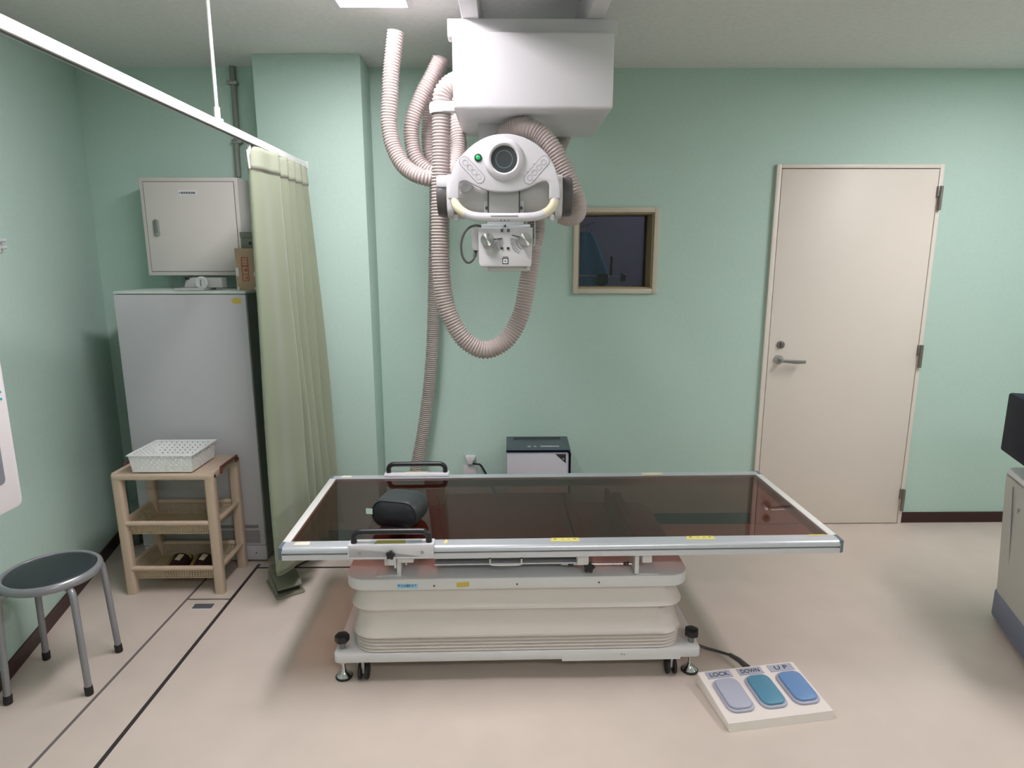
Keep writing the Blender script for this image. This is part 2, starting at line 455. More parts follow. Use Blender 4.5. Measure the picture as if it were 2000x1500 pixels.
# control room shell behind the glass
b = B(); cy0, cy1, cx0, cx1 = YW + .2, YW + 1.5, -.7, 2.2
b.b2((cx0, cy1, 0), (cx1, cy1 + .05, CEIL)); b.b2((cx0 - .05, cy0, 0), (cx0, cy1, CEIL)); b.b2((cx1, cy0, 0), (cx1 + .05, cy1, CEIL))
b.b2((cx0, cy0, CEIL), (cx1, cy1, CEIL + .05)); b.b2((cx0, cy0, -.05), (cx1, cy1, 0))
struct('wall_control_room', b, M_DARKROOM, smooth=0)
fill_ = thing('ceiling_light', 'added unseen fill light brightening the dark room behind the window', 'light', (1.3, YW + .8, CEIL))  # fill light added out of view to lift the room behind the glass
obj('diffuser', B().b2((1.1, YW + .7, CEIL - .03), (1.5, YW + .9, CEIL - .002), bev=.004), M_FILL, fill_, smooth=0)

# ================================================================== CEILING LIGHTS
nm = ['recessed ceiling light above the left half of the room', 'recessed ceiling light above the right half of the room', 'recessed ceiling light behind the camera position']
for (lx, ly, hx, hy, st), lb in zip(FIXTURES, nm):
    L = thing('ceiling_light', lb, 'light', (lx, ly, CEIL), group='recessed ceiling lights')
    b = B(); e = .02; zz = CEIL - .012
    b.b2((lx - hx - e, ly - hy - e, zz), (lx - hx, ly + hy + e, CEIL)); b.b2((lx + hx, ly - hy - e, zz), (lx + hx + e, ly + hy + e, CEIL))
    b.b2((lx - hx, ly + hy, zz), (lx + hx, ly + hy + e, CEIL)); b.b2((lx - hx, ly - hy - e, zz), (lx + hx, ly - hy, CEIL))
    obj('frame', b, M_WHITE, L)
    obj('diffuser', B().b2((lx - hx, ly - hy, CEIL - .008), (lx + hx, ly + hy, CEIL - .001)), M_LAMP, L, smooth=0)

# ================================================================== CURTAIN AND RAIL
RX, RZ = -0.985, 1.992
r = thing('curtain_rail', 'white ceiling hung curtain rail running back to the wall pillar', 'rail', (RX, PY, RZ))
b = B()
b.prism([(RX - .012, -1.0, RZ - .016), (RX + .012, -1.0, RZ - .016), (RX + .012, -1.0, RZ + .010), (RX + .007, -1.0, RZ + .014), (RX - .007, -1.0, RZ + .014), (RX - .012, -1.0, RZ + .010)], (0, PY - .004 + 1.0, 0))
obj('track', b, M_RAIL, r)
obj('track_slot', B().b2((RX - .004, -1.0, RZ - .0185), (RX + .004, PY - .01, RZ - .015)), M_DKGREY, r)
for yy in (2.33, 1.0, -.4):
    obj('drop_rod', B().cyl((RX, yy, RZ + .012), (RX, yy, CEIL - .002), .006, seg=12).cyl((RX, yy, RZ + .012), (RX, yy, RZ + .055), .010, seg=14).b2((RX - .013, yy - .018, RZ + .006), (RX + .013, yy + .018, RZ + .020), bev=.002), M_RAIL, r)
obj('end_flange', B().b2((RX - .015, PY - .004, RZ - .019), (RX + .015, PY - .0005, RZ + .016), bev=.002), M_RAIL, r)

cur = thing('privacy_curtain', 'pale green pleated curtain bunched against the wall pillar', 'curtain', (RX, 2.95, .1))
CT, CB = 1.966, 0.160
# plan of the gathered cloth: (x offset, y) control points at the top and at the hem
top_plan = [(-.042, 2.78), (-.036, 2.68), (-.014, 2.622), (.012, 2.66), (.016, 2.74), (.034, 2.81), (-.040, 2.865), (.036, 2.91), (-.035, 2.96), (.036, 3.005), (-.030, 3.055), (.034, 3.10), (-.03, 3.145), (.030, 3.19), (-.02, 3.235), (-.03, 3.27)]
bot_plan = [(-.074, 2.82), (-.060, 2.70), (-.028, 2.612), (.010, 2.67), (.032, 2.76), (.072, 2.84), (-.045, 2.885), (.078, 2.92), (-.030, 2.97), (.088, 3.01), (-.020, 3.06), (.100, 3.10), (-.01, 3.15), (.118, 3.20), (.03, 3.25), (.02, 3.275)]
tp = catmull([(RX + a, c, 0) for a, c in top_plan], .006); bp_ = catmull([(RX + a, c, 0) for a, c in bot_plan], .006)
NS = 150
def samp(pl, u):
    f = u * (len(pl) - 1); i = min(int(f), len(pl) - 2); return pl[i].lerp(pl[i + 1], f - i)
def cloth(u, v, z0=CT, z1=CB):
    z = z0 + (z1 - z0) * v; k = (CT - z) / (CT - CB)
    k = max(0, min(1, k)); k2 = k ** .75
    p = samp(tp, u).lerp(samp(bp_, u), k2)
    # a soft crease that wanders a little on the way down
    p.x += .008 * math.sin(5 * z + 9 * u) * k * (1 - .4 * k); p.y += .004 * math.sin(7 * z + 23 * u) * k
    return (p.x, p.y, z)
b = B().grid(lambda u, v: cloth(u, v), NS, 70)
o = obj('cloth', b, M_CURT, cur, smooth=180)
md = o.modifiers.new('thickness', 'SOLIDIFY'); md.thickness = .0025
b = B().grid(lambda u, v: Vector(cloth(u, v, CT + .004, CT - .082)) + Vector((.003, -.001, 0)), NS, 5)
o = obj('header_tape', b, M_CURTB, cur, smooth=180, label='stiffened header band across the curtain top')
md = o.modifiers.new('thickness', 'SOLIDIFY'); md.thickness = .0035
b = B().grid(lambda u, v: Vector(cloth(u, v, CT - .0815, CT - .086)) + Vector((.0045, -.0015, 0)), NS, 1)
obj('header_stitching', b, M_BELLD, cur, smooth=180)
for i, yy in enumerate((2.60, 2.645, 2.76, 2.88, 2.99, 3.10, 3.21)):
    xx = RX - .003
    b = B().box((xx, yy, RZ - .031), (.012, .010, .024), bev=.002)
    b.tube([(xx, yy, RZ - .036), (xx + .004, yy - .008, RZ - .046), (xx + .001, yy - .010, RZ - .060), (xx - .004, yy - .002, RZ - .068)], .0028, seg=8)
    if i < 2: b.box((xx - .004, yy - .004, RZ - .075), (.006, .011, .070), rot=Matrix.Rotation(rad(8), 3, 'X'), bev=.002)
    obj('curtain_hook', b, M_RAIL, cur)

# ================================================================== BACK LEFT NOOK
# conduit pipe
pp = thing('conduit_pipe', 'thin grey green pipe running up the wall from the electrical cabinet', 'pipe', (-1.385, YW, 1.96))
pts = catmull([(-1.384, YW - .017, CEIL - .001), (-1.384, YW - .017, 2.30), (-1.386, YW - .017, 2.16), (-1.392, YW - .02, 2.10), (-1.394, YW - .02, 1.955)], .02)
obj('tube', B().tube(pts, .0145, seg=16), M_PIPE, pp)
for zz in (2.135, 2.42):
    obj('pipe_clamp', B().b2((-1.412, YW - .036, zz - .009), (-1.360, YW - .001, zz + .009), bev=.003), M_STEEL, pp)
# electrical cabinet on the wall
EX0, EX1, EZ0, EZ1, EY = -1.838, -1.345, 1.4545, 1.9395, 3.35
ec = thing('electrical_cabinet', 'square pale wall cabinet with small name strip above the tall grey cabinet', 'cabinet', ((EX0 + EX1) / 2, YW, EZ0))
obj('body', B().b2((EX0, EY, EZ0), (EX1, YW - .001, EZ1), bev=.003), M_CABS, ec)
obj('door_gap', B().b2((EX0 + .018, EY - .0006, EZ0 + .019), (EX1 - .018, EY + .002, EZ1 - .019)), M_GAP, ec)
dr = obj('cabinet_door', B().b2((EX0 + .0205, EY - .003, EZ0 + .0215), (EX1 - .0205, EY + .001, EZ1 - .0215), bev=.001), M_CAB, ec)
# recessed oval latch
hx, hz = -1.771, 1.693
pl = rrect(.030, .085, .0149)
b = B().prism([(hx + x, EY - .0025, hz + z) for x, z in pl], (0, -.008, 0), bev=.003)
hd = obj('latch', b, M_STEEL, dr)
obj('latch_lever', B().prism([(hx + x, EY - .010, hz + .004 + z) for x, z in rrect(.018, .058, .0085)], (0, -.005, 0), bev=.002), M_MIDGREY, hd)
nl = obj('name_label', B().b2((-1.646, EY - .0042, 1.850), (-1.553, EY - .0028, 1.878)), M_LABW, dr)
text('lettering', 'Ｘ線装置電源盤', .0125, M_INK, nl, (-1.6005, EY - .0046, 1.864), (1, 0, 0), (0, 0, 1), width=.082)
# tall grey cabinet
FX0, FX1, FY, FZ = -1.857, -1.2335, 3.058, 1.388
fc = thing('tall_cabinet', 'tall lilac grey steel cabinet standing under the wall cabinet', 'cabinet', ((FX0 + FX1) / 2, 3.25, 0))
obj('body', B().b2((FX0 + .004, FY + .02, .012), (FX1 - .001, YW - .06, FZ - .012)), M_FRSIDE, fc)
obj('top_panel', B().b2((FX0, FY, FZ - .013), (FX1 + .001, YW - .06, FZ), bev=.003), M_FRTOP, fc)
dr = obj('front_panel', B().b2((FX0, FY, .0945), (FX1, FY + .022, FZ - .016), bev=.003), M_FRIDGE, fc)
kp = obj('kick_panel', B().b2((FX0 + .004, FY + .002, .012), (FX1, FY + .022, .0915), bev=.003), M_FRIDGE, fc)
obj('screw', B().cyl((-1.285, FY + .003, .052), (-1.285, FY, .050), .004, seg=10), M_DKGREY, kp)
obj('yellow_sticker', B().prism([(-1.300, FY - .0008, 1.350), (-1.285, FY - .0008, 1.357), (-1.255, FY - .0008, 1.352), (-1.257, FY - .0008, 1.330), (-1.282, FY - .0008, 1.328), (-1.300, FY - .0008, 1.333)], (0, .001, 0)), M_YST2, dr, label='small crumpled yellow sticker')
obj('vent_slot', B().b2((-1.46, FY - .001, .188), (-1.262, FY + .001, .205)), M_VENT, dr)
b = B().b2((-1.46, FY - .001, .106), (-1.258, FY + .001, .177))
for i in range(9): b.b2((-1.455, FY - .003, .111 + i * .0074), (-1.263, FY - .0005, .1145 + i * .0074))
obj('vent_grille', b, M_VENTL, dr)
for xx in (FX0 + .05, FX1 - .05):
    for yy in (FY + .06, YW - .11): obj('foot', B().cyl((xx, yy, 0), (xx, yy, .014), .02, seg=14), M_BLACKM, fc)
# grey box in the corner
single('corner_box', B().b2((-2.075, 3.27, 0), (-2.005, 3.34, .085), bev=.008), M_FRSIDE, 'small dark grey box on the floor in the corner left of the tall cabinet', 'box', (-2.04, 3.305, 0))
# cardboard box on top of the tall cabinet
cb = thing('cardboard_box', 'brown cardboard box with red print on the tall cabinet top', 'box', (-1.25, 3.2, FZ))
KX0, KX1, KY0, KY1, KZ1 = -1.298, -1.203, 3.13, 3.33, 1.588
obj('carton', B().b2((KX0, KY0, FZ + .0005), (KX1, KY1, KZ1), bev=.002), M_CARD, cb)
b = B()
b.b2((KX0 - .0012, KY0 + .001, FZ + .004), (KX0 + .002, KY1 - .02, KZ1 - .002))
b.b2((KX0 - .001, KY0 - .0008, FZ + .068), (KX0 + .013, KY0 + .002, FZ + .108)); b.b2((KX1 - .010, KY0 - .0008, FZ + .066), (KX1 + .001, KY0 + .002, FZ + .088))
b.b2((KX0 - .001, KY0 - .0008, FZ + .001), (KX0 + .010, KY0 + .002, FZ + .018)); b.b2((KX1 - .012, KY0 - .0008, FZ + .001), (KX1 + .001, KY0 + .002, FZ + .015))
obj('packing_tape', b, M_TAPE, cb)
b = B(); rx0, rx1, rz0, rz1 = -1.269, -1.236, 1.432, 1.546; q = KY0 - .0009
for lo, hi in (((rx0, rz0), (rx1, rz0 + .004)), ((rx0, rz1 - .004), (rx1, rz1)), ((rx0, rz0), (rx0 + .004, rz1)), ((rx1 - .004, rz0), (rx1, rz1)),
               ((rx0, 1.462), (rx1, 1.466)), ((rx0, 1.500), (rx1, 1.508)), ((rx0, 1.517), (rx1, 1.520)), ((rx0, 1.530), (rx1, 1.533))):
    b.b2((lo[0], q, lo[1]), (hi[0], q + .002, hi[1]))
b.cyl((-1.250, q, 1.485), (-1.250, q + .002, 1.485), .009, seg=14); b.cyl((-1.248, q, 1.447), (-1.248, q + .002, 1.447), .006, seg=12)
obj('red_print', b, M_RED, cb)
# small box on the carton
sb = thing('small_box', 'small grey green box with a round hole on the cardboard box', 'box', (-1.25, 3.22, KZ1))
obj('box_base', B().b2((-1.284, 3.18, KZ1 + .0005), (-1.213, 3.28, KZ1 + .050), bev=.002), M_SBOX, sb)
obj('box_lid', B().b2((-1.286, 3.178, KZ1 + .051), (-1.211, 3.282, KZ1 + .078), bev=.002), M_SBOX, sb)
obj('round_hole', B().cyl((-1.238, 3.1815, KZ1 + .024), (-1.238, 3.1790, KZ1 + .024), .0085, seg=18), M_BLACK, sb)
# device with a round dial on the cabinet top
dv = thing('dial_device', 'small grey white instrument with a clear round dial on the tall cabinet', 'instrument', (-1.49, 3.16, FZ))
obj('base_plate', B().b2((-1.575, 3.075, FZ + .0005), (-1.435, 3.215, FZ + .013), bev=.003), M_FRIDGE, dv)
obj('housing', B().prism([(-1.560, 3.20, FZ + .013), (-1.375, 3.20, FZ + .013), (-1.375, 3.20, FZ + .060), (-1.530, 3.20, FZ + .060), (-1.550, 3.20, FZ + .045)], (0, -.06, 0), bev=.004), M_GREYW, dv)
obj('round_dial', B().lathe([(0, 0), (.030, 0), (.032, .004), (.030, .010), (.024, .013), (.020, .011), (0, .012)], (-1.468, 3.135, FZ + .036), (0, -1, 0), 28), M_CLEAR, dv)
obj('dial_needle', B().b2((-1.470, 3.119, FZ + .020), (-1.466, 3.122, FZ + .052)), M_INKG, dv)
obj('knob', B().cyl((-1.535, 3.17, FZ + .058), (-1.535, 3.12, FZ + .058), .007, seg=12), M_BLACK, dv)

# ================================================================== RACK WITH BASKET AND SLIPPERS
rk = thing('plastic_rack', 'beige three tier plastic rack in front of the tall cabinet', 'rack', (-1.55, 2.88, 0))
RH, QX0, QX1, QY0, QY1 = .592, -1.778, -1.316, 2.735, 3.035
LW = .046
def leg(x, y, sx):
    # tapered post, slightly splayed outwards to the top
    b = B(); top = Vector((x, y, RH - .012)); bot = Vector((x + sx * .008, y, 0))
    pts = []
    ring = rrect(LW, LW * .9, .013, 4)
    lo = [(bot.x + a, bot.y + c, 0.0) for a, c in ring]; hi = [(top.x + a, top.y + c, top.z) for a, c in ring]
    va = [b.bm.verts.new(Vector(p)) for p in lo]; vb = [b.bm.verts.new(Vector(p)) for p in hi]; nn = len(va)
    fs = [b.bm.faces.new(list(reversed(va))), b.bm.faces.new(vb)]
    for i in range(nn): fs.append(b.bm.faces.new((va[i], va[(i + 1) % nn], vb[(i + 1) % nn], vb[i])))
    return b
for x, y, sx in ((QX0 + LW / 2, QY0 + LW / 2, 1), (QX1 - LW / 2, QY0 + LW / 2, 0), (QX0 + LW / 2, QY1 - LW / 2, 1), (QX1 - LW / 2, QY1 - LW / 2, 0)):
    obj('leg', leg(x, y, sx), M_RACK, rk)
b = B().prism([((QX0 + QX1) / 2 + x, (QY0 + QY1) / 2 + y, RH - .030) for x, y in rrect(QX1 - QX0, QY1 - QY0, .016, 6)], (0, 0, .024), bev=.004)
b.b2((QX0 + .001, QY0 + .014, RH - .008), (QX0 + .020, QY1 - .014, RH), bev=.003); b.b2((QX1 - .020, QY0 + .014, RH - .008), (QX1 - .001, QY1 - .014, RH), bev=.003)
obj('top_shelf', b, M_RACK, rk)
def lattice(b, f, nu, nv, bar=1):
    """sheet with square holes: every second cell in both directions is left open"""
    b.grid(f, nu * 2 + 1, nv * 2 + 1, skip=lambda i, j: i % 2 == 1 and j % 2 == 1)
for zt in (.350, .128):
    tr_ = obj('tray_frame', B().cyl((QX0 + LW - .004, QY0 + .014, zt), (QX1 - LW + .004, QY0 + .014, zt), .0120, seg=14).cyl((QX0 + LW - .004, QY1 - .014, zt), (QX1 - LW + .004, QY1 - .014, zt), .0120, seg=14)
              .cyl((QX0 + .016, QY0 + LW - .006, zt), (QX0 + .016, QY1 - LW + .006, zt), .0120, seg=14).cyl((QX1 - .016, QY0 + LW - .006, zt), (QX1 - .016, QY1 - LW + .006, zt), .0120, seg=14), M_RACK, rk)
    zb = zt - .058; i0, i1, j0, j1 = QX0 + .030, QX1 - .030, QY0 + .020, QY1 - .020
    b = B(); s_ = .020
    lattice(b, lambda u, v: (i0 + s_ * (1 - v) + (i1 - i0 - 2 * s_ * (1 - v)) * u, j0 + s_ * .6 * (1 - v), zb + (zt - zb) * v), 30, 5)
    lattice(b, lambda u, v: (i0 + s_ * (1 - v) + (i1 - i0 - 2 * s_ * (1 - v)) * u, j1 - s_ * .6 * (1 - v), zb + (zt - zb) * v), 30, 5)
    lattice(b, lambda u, v: (i0 + s_ * (1 - v), j0 + s_ * .6 * (1 - v) + (j1 - j0 - 1.2 * s_ * (1 - v)) * u, zb + (zt - zb) * v), 20, 5)
    lattice(b, lambda u, v: (i1 - s_ * (1 - v), j0 + s_ * .6 * (1 - v) + (j1 - j0 - 1.2 * s_ * (1 - v)) * u, zb + (zt - zb) * v), 20, 5)
    b.grid(lambda u, v: (i0 + s_ + (i1 - i0 - 2 * s_) * u, j0 + s_ * .6 + (j1 - j0 - 1.2 * s_) * v, zb), 1, 1)
    o = obj('tray_basket', b, M_RACKY, tr_, smooth=0)
    md = o.modifiers.new('thickness', 'SOLIDIFY'); md.thickness = .002
hx = QX1 + .003
obj('towel_bar', B().tube([(hx + .001, QY0 + .075, RH - .024), (hx + .004, QY0 + .075, RH + .007), (hx + .004, QY1 - .055, RH + .007), (hx + .001, QY1 - .055, RH - .024)], .0060, seg=10), M_MAROON, rk, label='maroon bar along the right edge of the rack top')
obj('towel_bar', B().tube([(QX0 + .004, QY0 + .12, RH - .014), (QX0 - .003, QY0 + .12, RH + .004), (QX0 - .003, QY1 - .05, RH + .004), (QX0 + .004, QY1 - .05, RH - .014)], .0055, seg=10), M_MAROON, rk)

# white basket
bx = thing('plastic_basket', 'white perforated plastic basket on top of the beige rack', 'basket', (-1.56, 2.88, RH))
BX0, BX1, BY0, BY1, BZ0, BZ1 = -1.692, -1.408, 2.750, 2.990, RH + .001, RH + .082
tp_ = .009
b = B()
def holes(i, j): return i % 2 == 1 and j % 2 == 1 and ((i // 2 + j // 2) % 2 == 0)
def side(f, nu, nv): b.grid(f, nu * 2 + 1, nv * 2 + 1, skip=holes)
side(lambda u, v: (BX0 + tp_ * (1 - v) + (BX1 - BX0 - 2 * tp_ * (1 - v)) * u, BY0 + tp_ * (1 - v), BZ0 + (BZ1 - BZ0) * v), 22, 6)
side(lambda u, v: (BX0 + tp_ * (1 - v) + (BX1 - BX0 - 2 * tp_ * (1 - v)) * u, BY1 - tp_ * (1 - v), BZ0 + (BZ1 - BZ0) * v), 22, 6)
side(lambda u, v: (BX0 + tp_ * (1 - v), BY0 + tp_ * (1 - v) + (BY1 - BY0 - 2 * tp_ * (1 - v)) * u, BZ0 + (BZ1 - BZ0) * v), 18, 6)
side(lambda u, v: (BX1 - tp_ * (1 - v), BY0 + tp_ * (1 - v) + (BY1 - BY0 - 2 * tp_ * (1 - v)) * u, BZ0 + (BZ1 - BZ0) * v), 18, 6)
b.grid(lambda u, v: (BX0 + tp_ + (BX1 - BX0 - 2 * tp_) * u, BY0 + tp_ + (BY1 - BY0 - 2 * tp_) * v, BZ0), 1, 1)
bmesh.ops.remove_doubles(b.bm, verts=b.bm.verts, dist=.0003)
o = obj('basket_body', b, M_BASKET, bx, smooth=0)
md = o.modifiers.new('thickness', 'SOLIDIFY'); md.thickness = .003
b = B(); rr = .006
b.b2((BX0 - rr, BY0 - rr, BZ1 - .004), (BX1 + rr, BY0 + .003, BZ1 + .003), bev=.0015); b.b2((BX0 - rr, BY1 - .003, BZ1 - .004), (BX1 + rr, BY1 + rr, BZ1 + .003), bev=.0015)
b.b2((BX0 - rr, BY0 + .003, BZ1 - .004), (BX0 + .003, BY1 - .003, BZ1 + .003), bev=.0015); b.b2((BX1 - .003, BY0 + .003, BZ1 - .004), (BX1 + rr, BY1 - .003, BZ1 + .003), bev=.0015)
obj('basket_rim', b, M_BASKET, bx)

# slippers in the lowest tray, toes to the camera
def slipper(cx, label):
    zb = .128 - .058 + .0015; y0, y1 = 2.785, 2.985
    s = thing('slipper', label, 'slipper', (cx, 2.88, zb), group='pair of slippers in the lowest tray')
    out = []
    for k in range(28):
        a = 2 * PI * k / 28; ww = .043 * (1 - .12 * math.sin(a)); out.append((cx + ww * math.cos(a), 2.885 + .100 * math.sin(a)))
    obj('sole', B().prism([(x, y, zb) for x, y in out], (0, 0, .014), bev=.003), M_SLIP, s)
    obj('insole', B().prism([(cx + (x - cx) * .86, 2.885 + (y - 2.885) * .93, zb + .0142) for x, y in out], (0, 0, .002)), M_YEL, s, label='yellow insole')
    # arched upper over the toe half
    def up(u, v):
        a = PI * u; y = 2.790 + .105 * v
        w_ = .047 * (1 - .45 * (1 - v) ** 2); h_ = .052 * (.62 + .38 * v ** .7)
        return (cx - w_ * math.cos(a), y, zb + .006 + h_ * math.sin(a) ** .8)
    b = B().grid(up, 18, 8)
    b.grid(lambda u, v: Vector(up(u, 0)).lerp(Vector((cx, 2.790, zb + .010)), v), 18, 1)
    upo = obj('upper', b, M_SLIP, s, smooth=60)
    md = upo.modifiers.new('thickness', 'SOLIDIFY'); md.thickness = .005; md.offset = 1
    def patch(u0, u1, v0, v1, off=.0062):
        def f(u, v):
            uu, vv = u0 + (u1 - u0) * u, v0 + (v1 - v0) * v
            p = Vector(up(uu, vv)); p2 = Vector(up(min(1, uu + .01), vv)); p3 = Vector(up(uu, min(1, vv + .01)))
            nrm = (p2 - p).cross(p3 - p)
            if nrm.length < 1e-12: return p
            nrm.normalize()
            if nrm.z < 0: nrm = -nrm
            return p + nrm * off
        return B().grid(f, 8, 5)
    obj('yellow_stripe', patch(.14, .30, .10, .85), M_YEL, upo, smooth=60)
    obj('cream_patch', patch(.50, .66, .45, .9), M_SLW, upo, smooth=60)
    obj('cream_stripe', patch(.36, .40, .05, .75), M_YEL, upo, smooth=60)
slipper(-1.585, 'dark brown slipper with yellow stripes, left one of the pair in the lowest tray')
slipper(-1.470, 'dark brown slipper with yellow stripes, right one of the pair beside the rack leg')

# ================================================================== STOOL
SX, SY, SH = -1.650, 2.150, .432
st = thing('round_stool', 'round stool with black seat and grey tube legs by the left wall', 'stool', (SX, SY, 0))
obj('seat', B().lathe([(0, -.020), (.134, -.020), (.140, -.012), (.141, -.004), (.134, .003), (.10, .0075), (.05, .0095), (0, .010)], (SX, SY, SH), (0, 0, 1), 56), M_SEAT, st)
obj('seat_rim', B().lathe([(.1385, -.026), (.150, -.027), (.158, -.020), (.161, -.010), (.158, 0), (.150, .0055), (.143, .0035), (.1385, -.004), (.1385, -.026)], (SX, SY, SH), (0, 0, 1), 64), M_STOOL, st)
for a in (145, 55, -35, -125):
    ca, sa = math.cos(rad(a)), math.sin(rad(a))
    def pt(rr, z): return (SX + rr * ca, SY + rr * sa, z)
    pts = catmull([pt(.120, SH - .034), pt(.146, SH - .034), pt(.160, SH - .042), pt(.166, SH - .064), pt(.171, .28), pt(.183, .020)], .012)
    lg = obj('leg', B().tube(pts, .0115, seg=16), M_STOOL, st)
    obj('rubber_foot', B().cyl(pt(.1815, .034), pt(.1838, .0005), .0140, seg=18, bev=.003), M_BLACKM, lg)

# ================================================================== FOOT PEDAL UNDER THE CURTAIN
fp = thing('foot_pedal', 'dark olive metal foot pedal on the floor below the curtain', 'pedal', (-1.052, 2.800, 0), rotz=rad(33), local=True)
# local frame: -y towards the toe opening
obj('base_plate', B().prism([(x, y, 0.0005) for x, y in rrect(.118, .185, .012)], (0, 0, .010), bev=.003), M_PEDAL, fp)
b = B().prism([(-.046, .088, .010), (-.046, .088, .062), (-.046, .068, .088), (-.046, .020, .080), (-.046, .016, .010)], (.092, 0, 0), bev=.006)
obj('housing', b, M_PEDAL, fp)
b = B().prism([(-.050, .004, .060), (-.050, .006, .069), (-.050, -.066, .054), (-.050, -.082, .040), (-.050, -.080, .034), (-.050, -.062, .045)], (.100, 0, 0), bev=.002)
obj('treadle', b, M_PEDAL, fp)
obj('cavity', B().b2((-.044, -.060, .010), (.044, .008, .034)), M_PEDALD, fp)
obj('side_guard', B().prism([(-.052, -.060, .010), (-.052, .070, .010), (-.052, .070, .060), (-.052, .02, .055), (-.052, -.050, .030)], (.005, 0, 0)), M_PEDAL, fp)
fp.scale = (1.12, 1.12, 1.12)
obj('cable', B().tube(catmull([(.035, .085, .028), (.055, .13, .010), (.10, .16, .006), (.15, .17, .012), (.20, .145, .035), (.235, .15, .05)], .01), .0045, seg=8), M_PEDALD, fp)

# floor plate
fl = thing('floor_plate', 'small dark slate plate set in the floor trench cover', 'plate', (-1.365, 2.633, 0))
obj('plate', B().prism([(-1.408, 2.613, .0004), (-1.321, 2.613, .0004), (-1.321, 2.653, .0004), (-1.411, 2.653, .0004)], (0, 0, .002)), M_SINK, fl)
obj('border', B().prism([(-1.411, 2.608, .0002), (-1.318, 2.608, .0002), (-1.318, 2.656, .0002), (-1.414, 2.656, .0002)], (0, 0, .0012)), M_LABW, fl)

# ================================================================== X-RAY TABLE
TC = Vector((0.19885, 2.45395, 0)); TR = 0.0164
tb = thing('x_ray_table', 'white examination table with a brown see-through top and bellows base', 'table', (TC.x, TC.y, 0), rotz=TR, local=True)
_c, _s = math.cos(-TR), math.sin(-TR)
def TL(x, y, z=0):
    dx, dy = x - TC.x, y - TC.y
    return (dx * _c - dy * _s, dx * _s + dy * _c, z)
HX, HY, TZ = .9964, .3828, .554
RW = .056
prof = [(0, -.045), (0, -.026), (.012, -.0262), (.012, -.0198), (0, -.020), (0, -.012), (.0025, -.006), (.007, -.0018), (.014, 0), (RW, 0), (RW, -.045)]
lenx = HX - .014
def long_rail(sign):
    return B().prism([(-lenx, sign * (-HY + y), TZ + z) for y, z in prof], (2 * lenx, 0, 0))
obj('side_rail', long_rail(1), M_ALU, tb); obj('side_rail', long_rail(-1), M_ALU, tb)
for sx in (-1, 1):
    b = B().b2((sx * (HX - .001), -HY + RW - .004, TZ - .045), (sx * (HX - .030), HY - RW + .004, TZ + .001), bev=.003)
    obj('end_rail', b, M_ALUW, tb)
for sx in (-1, 1):
    for sy in (-1, 1):
        b = B().prism([(sx * (HX - .016), sy * (HY - .0005), TZ - .047), (sx * HX, sy * (HY - .006), TZ - .047), (sx * (HX + .002), sy * (HY - RW), TZ - .047), (sx * (HX - .016), sy * (HY - RW), TZ - .047)], (0, 0, .0475), bev=.003)
        obj('corner_cap', b, M_CAPB, tb)
obj('tabletop', B().b2((-HX + .028, -HY + RW - .003, TZ - .014), (HX - .028, HY - RW + .003, TZ - .003)), M_TOP, tb, smooth=0, label='brown translucent acrylic top')
# upper plate
UZ0, UZ1 = .376, .420
PXC = (TL(.04, 2.45)[0]); PHX = .622
def slab(hx, y0, y1, r, z0, z1, bev, cx=PXC):
    return B().prism([(cx + x, (y0 + y1) / 2 + y, z0) for x, y in rrect(2 * hx, y1 - y0, r, 8)], (0, 0, z1 - z0), bev=bev)
UY0, UY1 = -.360, .350
obj('upper_plate', slab(PHX, UY0, UY1, .075, UZ0, UZ1, .005), M_PLATE, tb)
BY0_, BY1_ = -.353, .353
bpl = obj('base_plate', slab(.676, BY0_, BY1_, .018, .086, .121, .004), M_PLATE, tb)
obj('base_lip', B().b2((PXC + .16, BY0_ - .0012, .080), (PXC + .60, BY0_ + .02, .100)), M_PLATE, bpl)
obj('scuff_mark', B().b2((.347 + -.199 + .07, BY0_ - .0018, .104), (.347 - .199 + .078, BY0_ - .0005, .1055)).b2((.347 - .199 + .083, BY0_ - .0018, .100), (.347 - .199 + .085, BY0_ - .0005, .1055)), M_DKGREY, bpl)
# bellows: stacked rounded outlines, (z, inset)
bprof = [(.121, .030), (0.1235, .016), (0.1270, .0125), (0.1310, .016), (0.1323, .040), (0.1353, .040), (0.1366, .016), (0.1401, .0125), (0.1441, .016), (0.1454, .040), (0.1484, .040), (0.1497, .016), (0.1532, .0125), (0.1572, .016), (0.1585, .040), (0.1615, .040), (0.1628, .016), (0.1663, .0125), (0.1703, .016), (0.1716, .040), (0.1746, .040), (.1775, .040), (.179, .012), (.183, .0085), (.190, .009), (.205, .015), (.225, .021), (.245, .025), (.262, .029), (.274, .036), (.280, .037),
         (.284, .030), (.288, .016), (.294, .0085), (.302, .010), (.315, .016), (.330, .022), (.348, .028), (.362, .033), (.3765, .034)]
b = B(); rings = []
for z, ins in bprof:
    nn = 10; pts = rrect(2 * (PHX - ins), (UY1 - UY0) - 2 * ins + .0, .085, nn)
    rg = []
    for k, (x, y) in enumerate(pts):
        cz = z
        # little sag and pucker at the corners of the big folds
        ang = math.atan2(y / .35, x / .6)
        corner = max(0, 1 - abs(abs(abs(ang) - PI / 4) / .45)) if True else 0
        big = .185 < z < .275 or .30 < z < .36
        if big: cz += .006 * math.sin(9 * x + 3 * z * 60) * corner; 
        sc = 1 - (.018 * corner * (1 if big else 0) * (1 + .5 * math.sin(40 * x + 60 * z)))
        rg.append(b.bm.verts.new((PXC + x * (1 - (1 - sc) * .4), (UY0 + UY1) / 2 + y * sc, cz)))
    rings.append(rg)
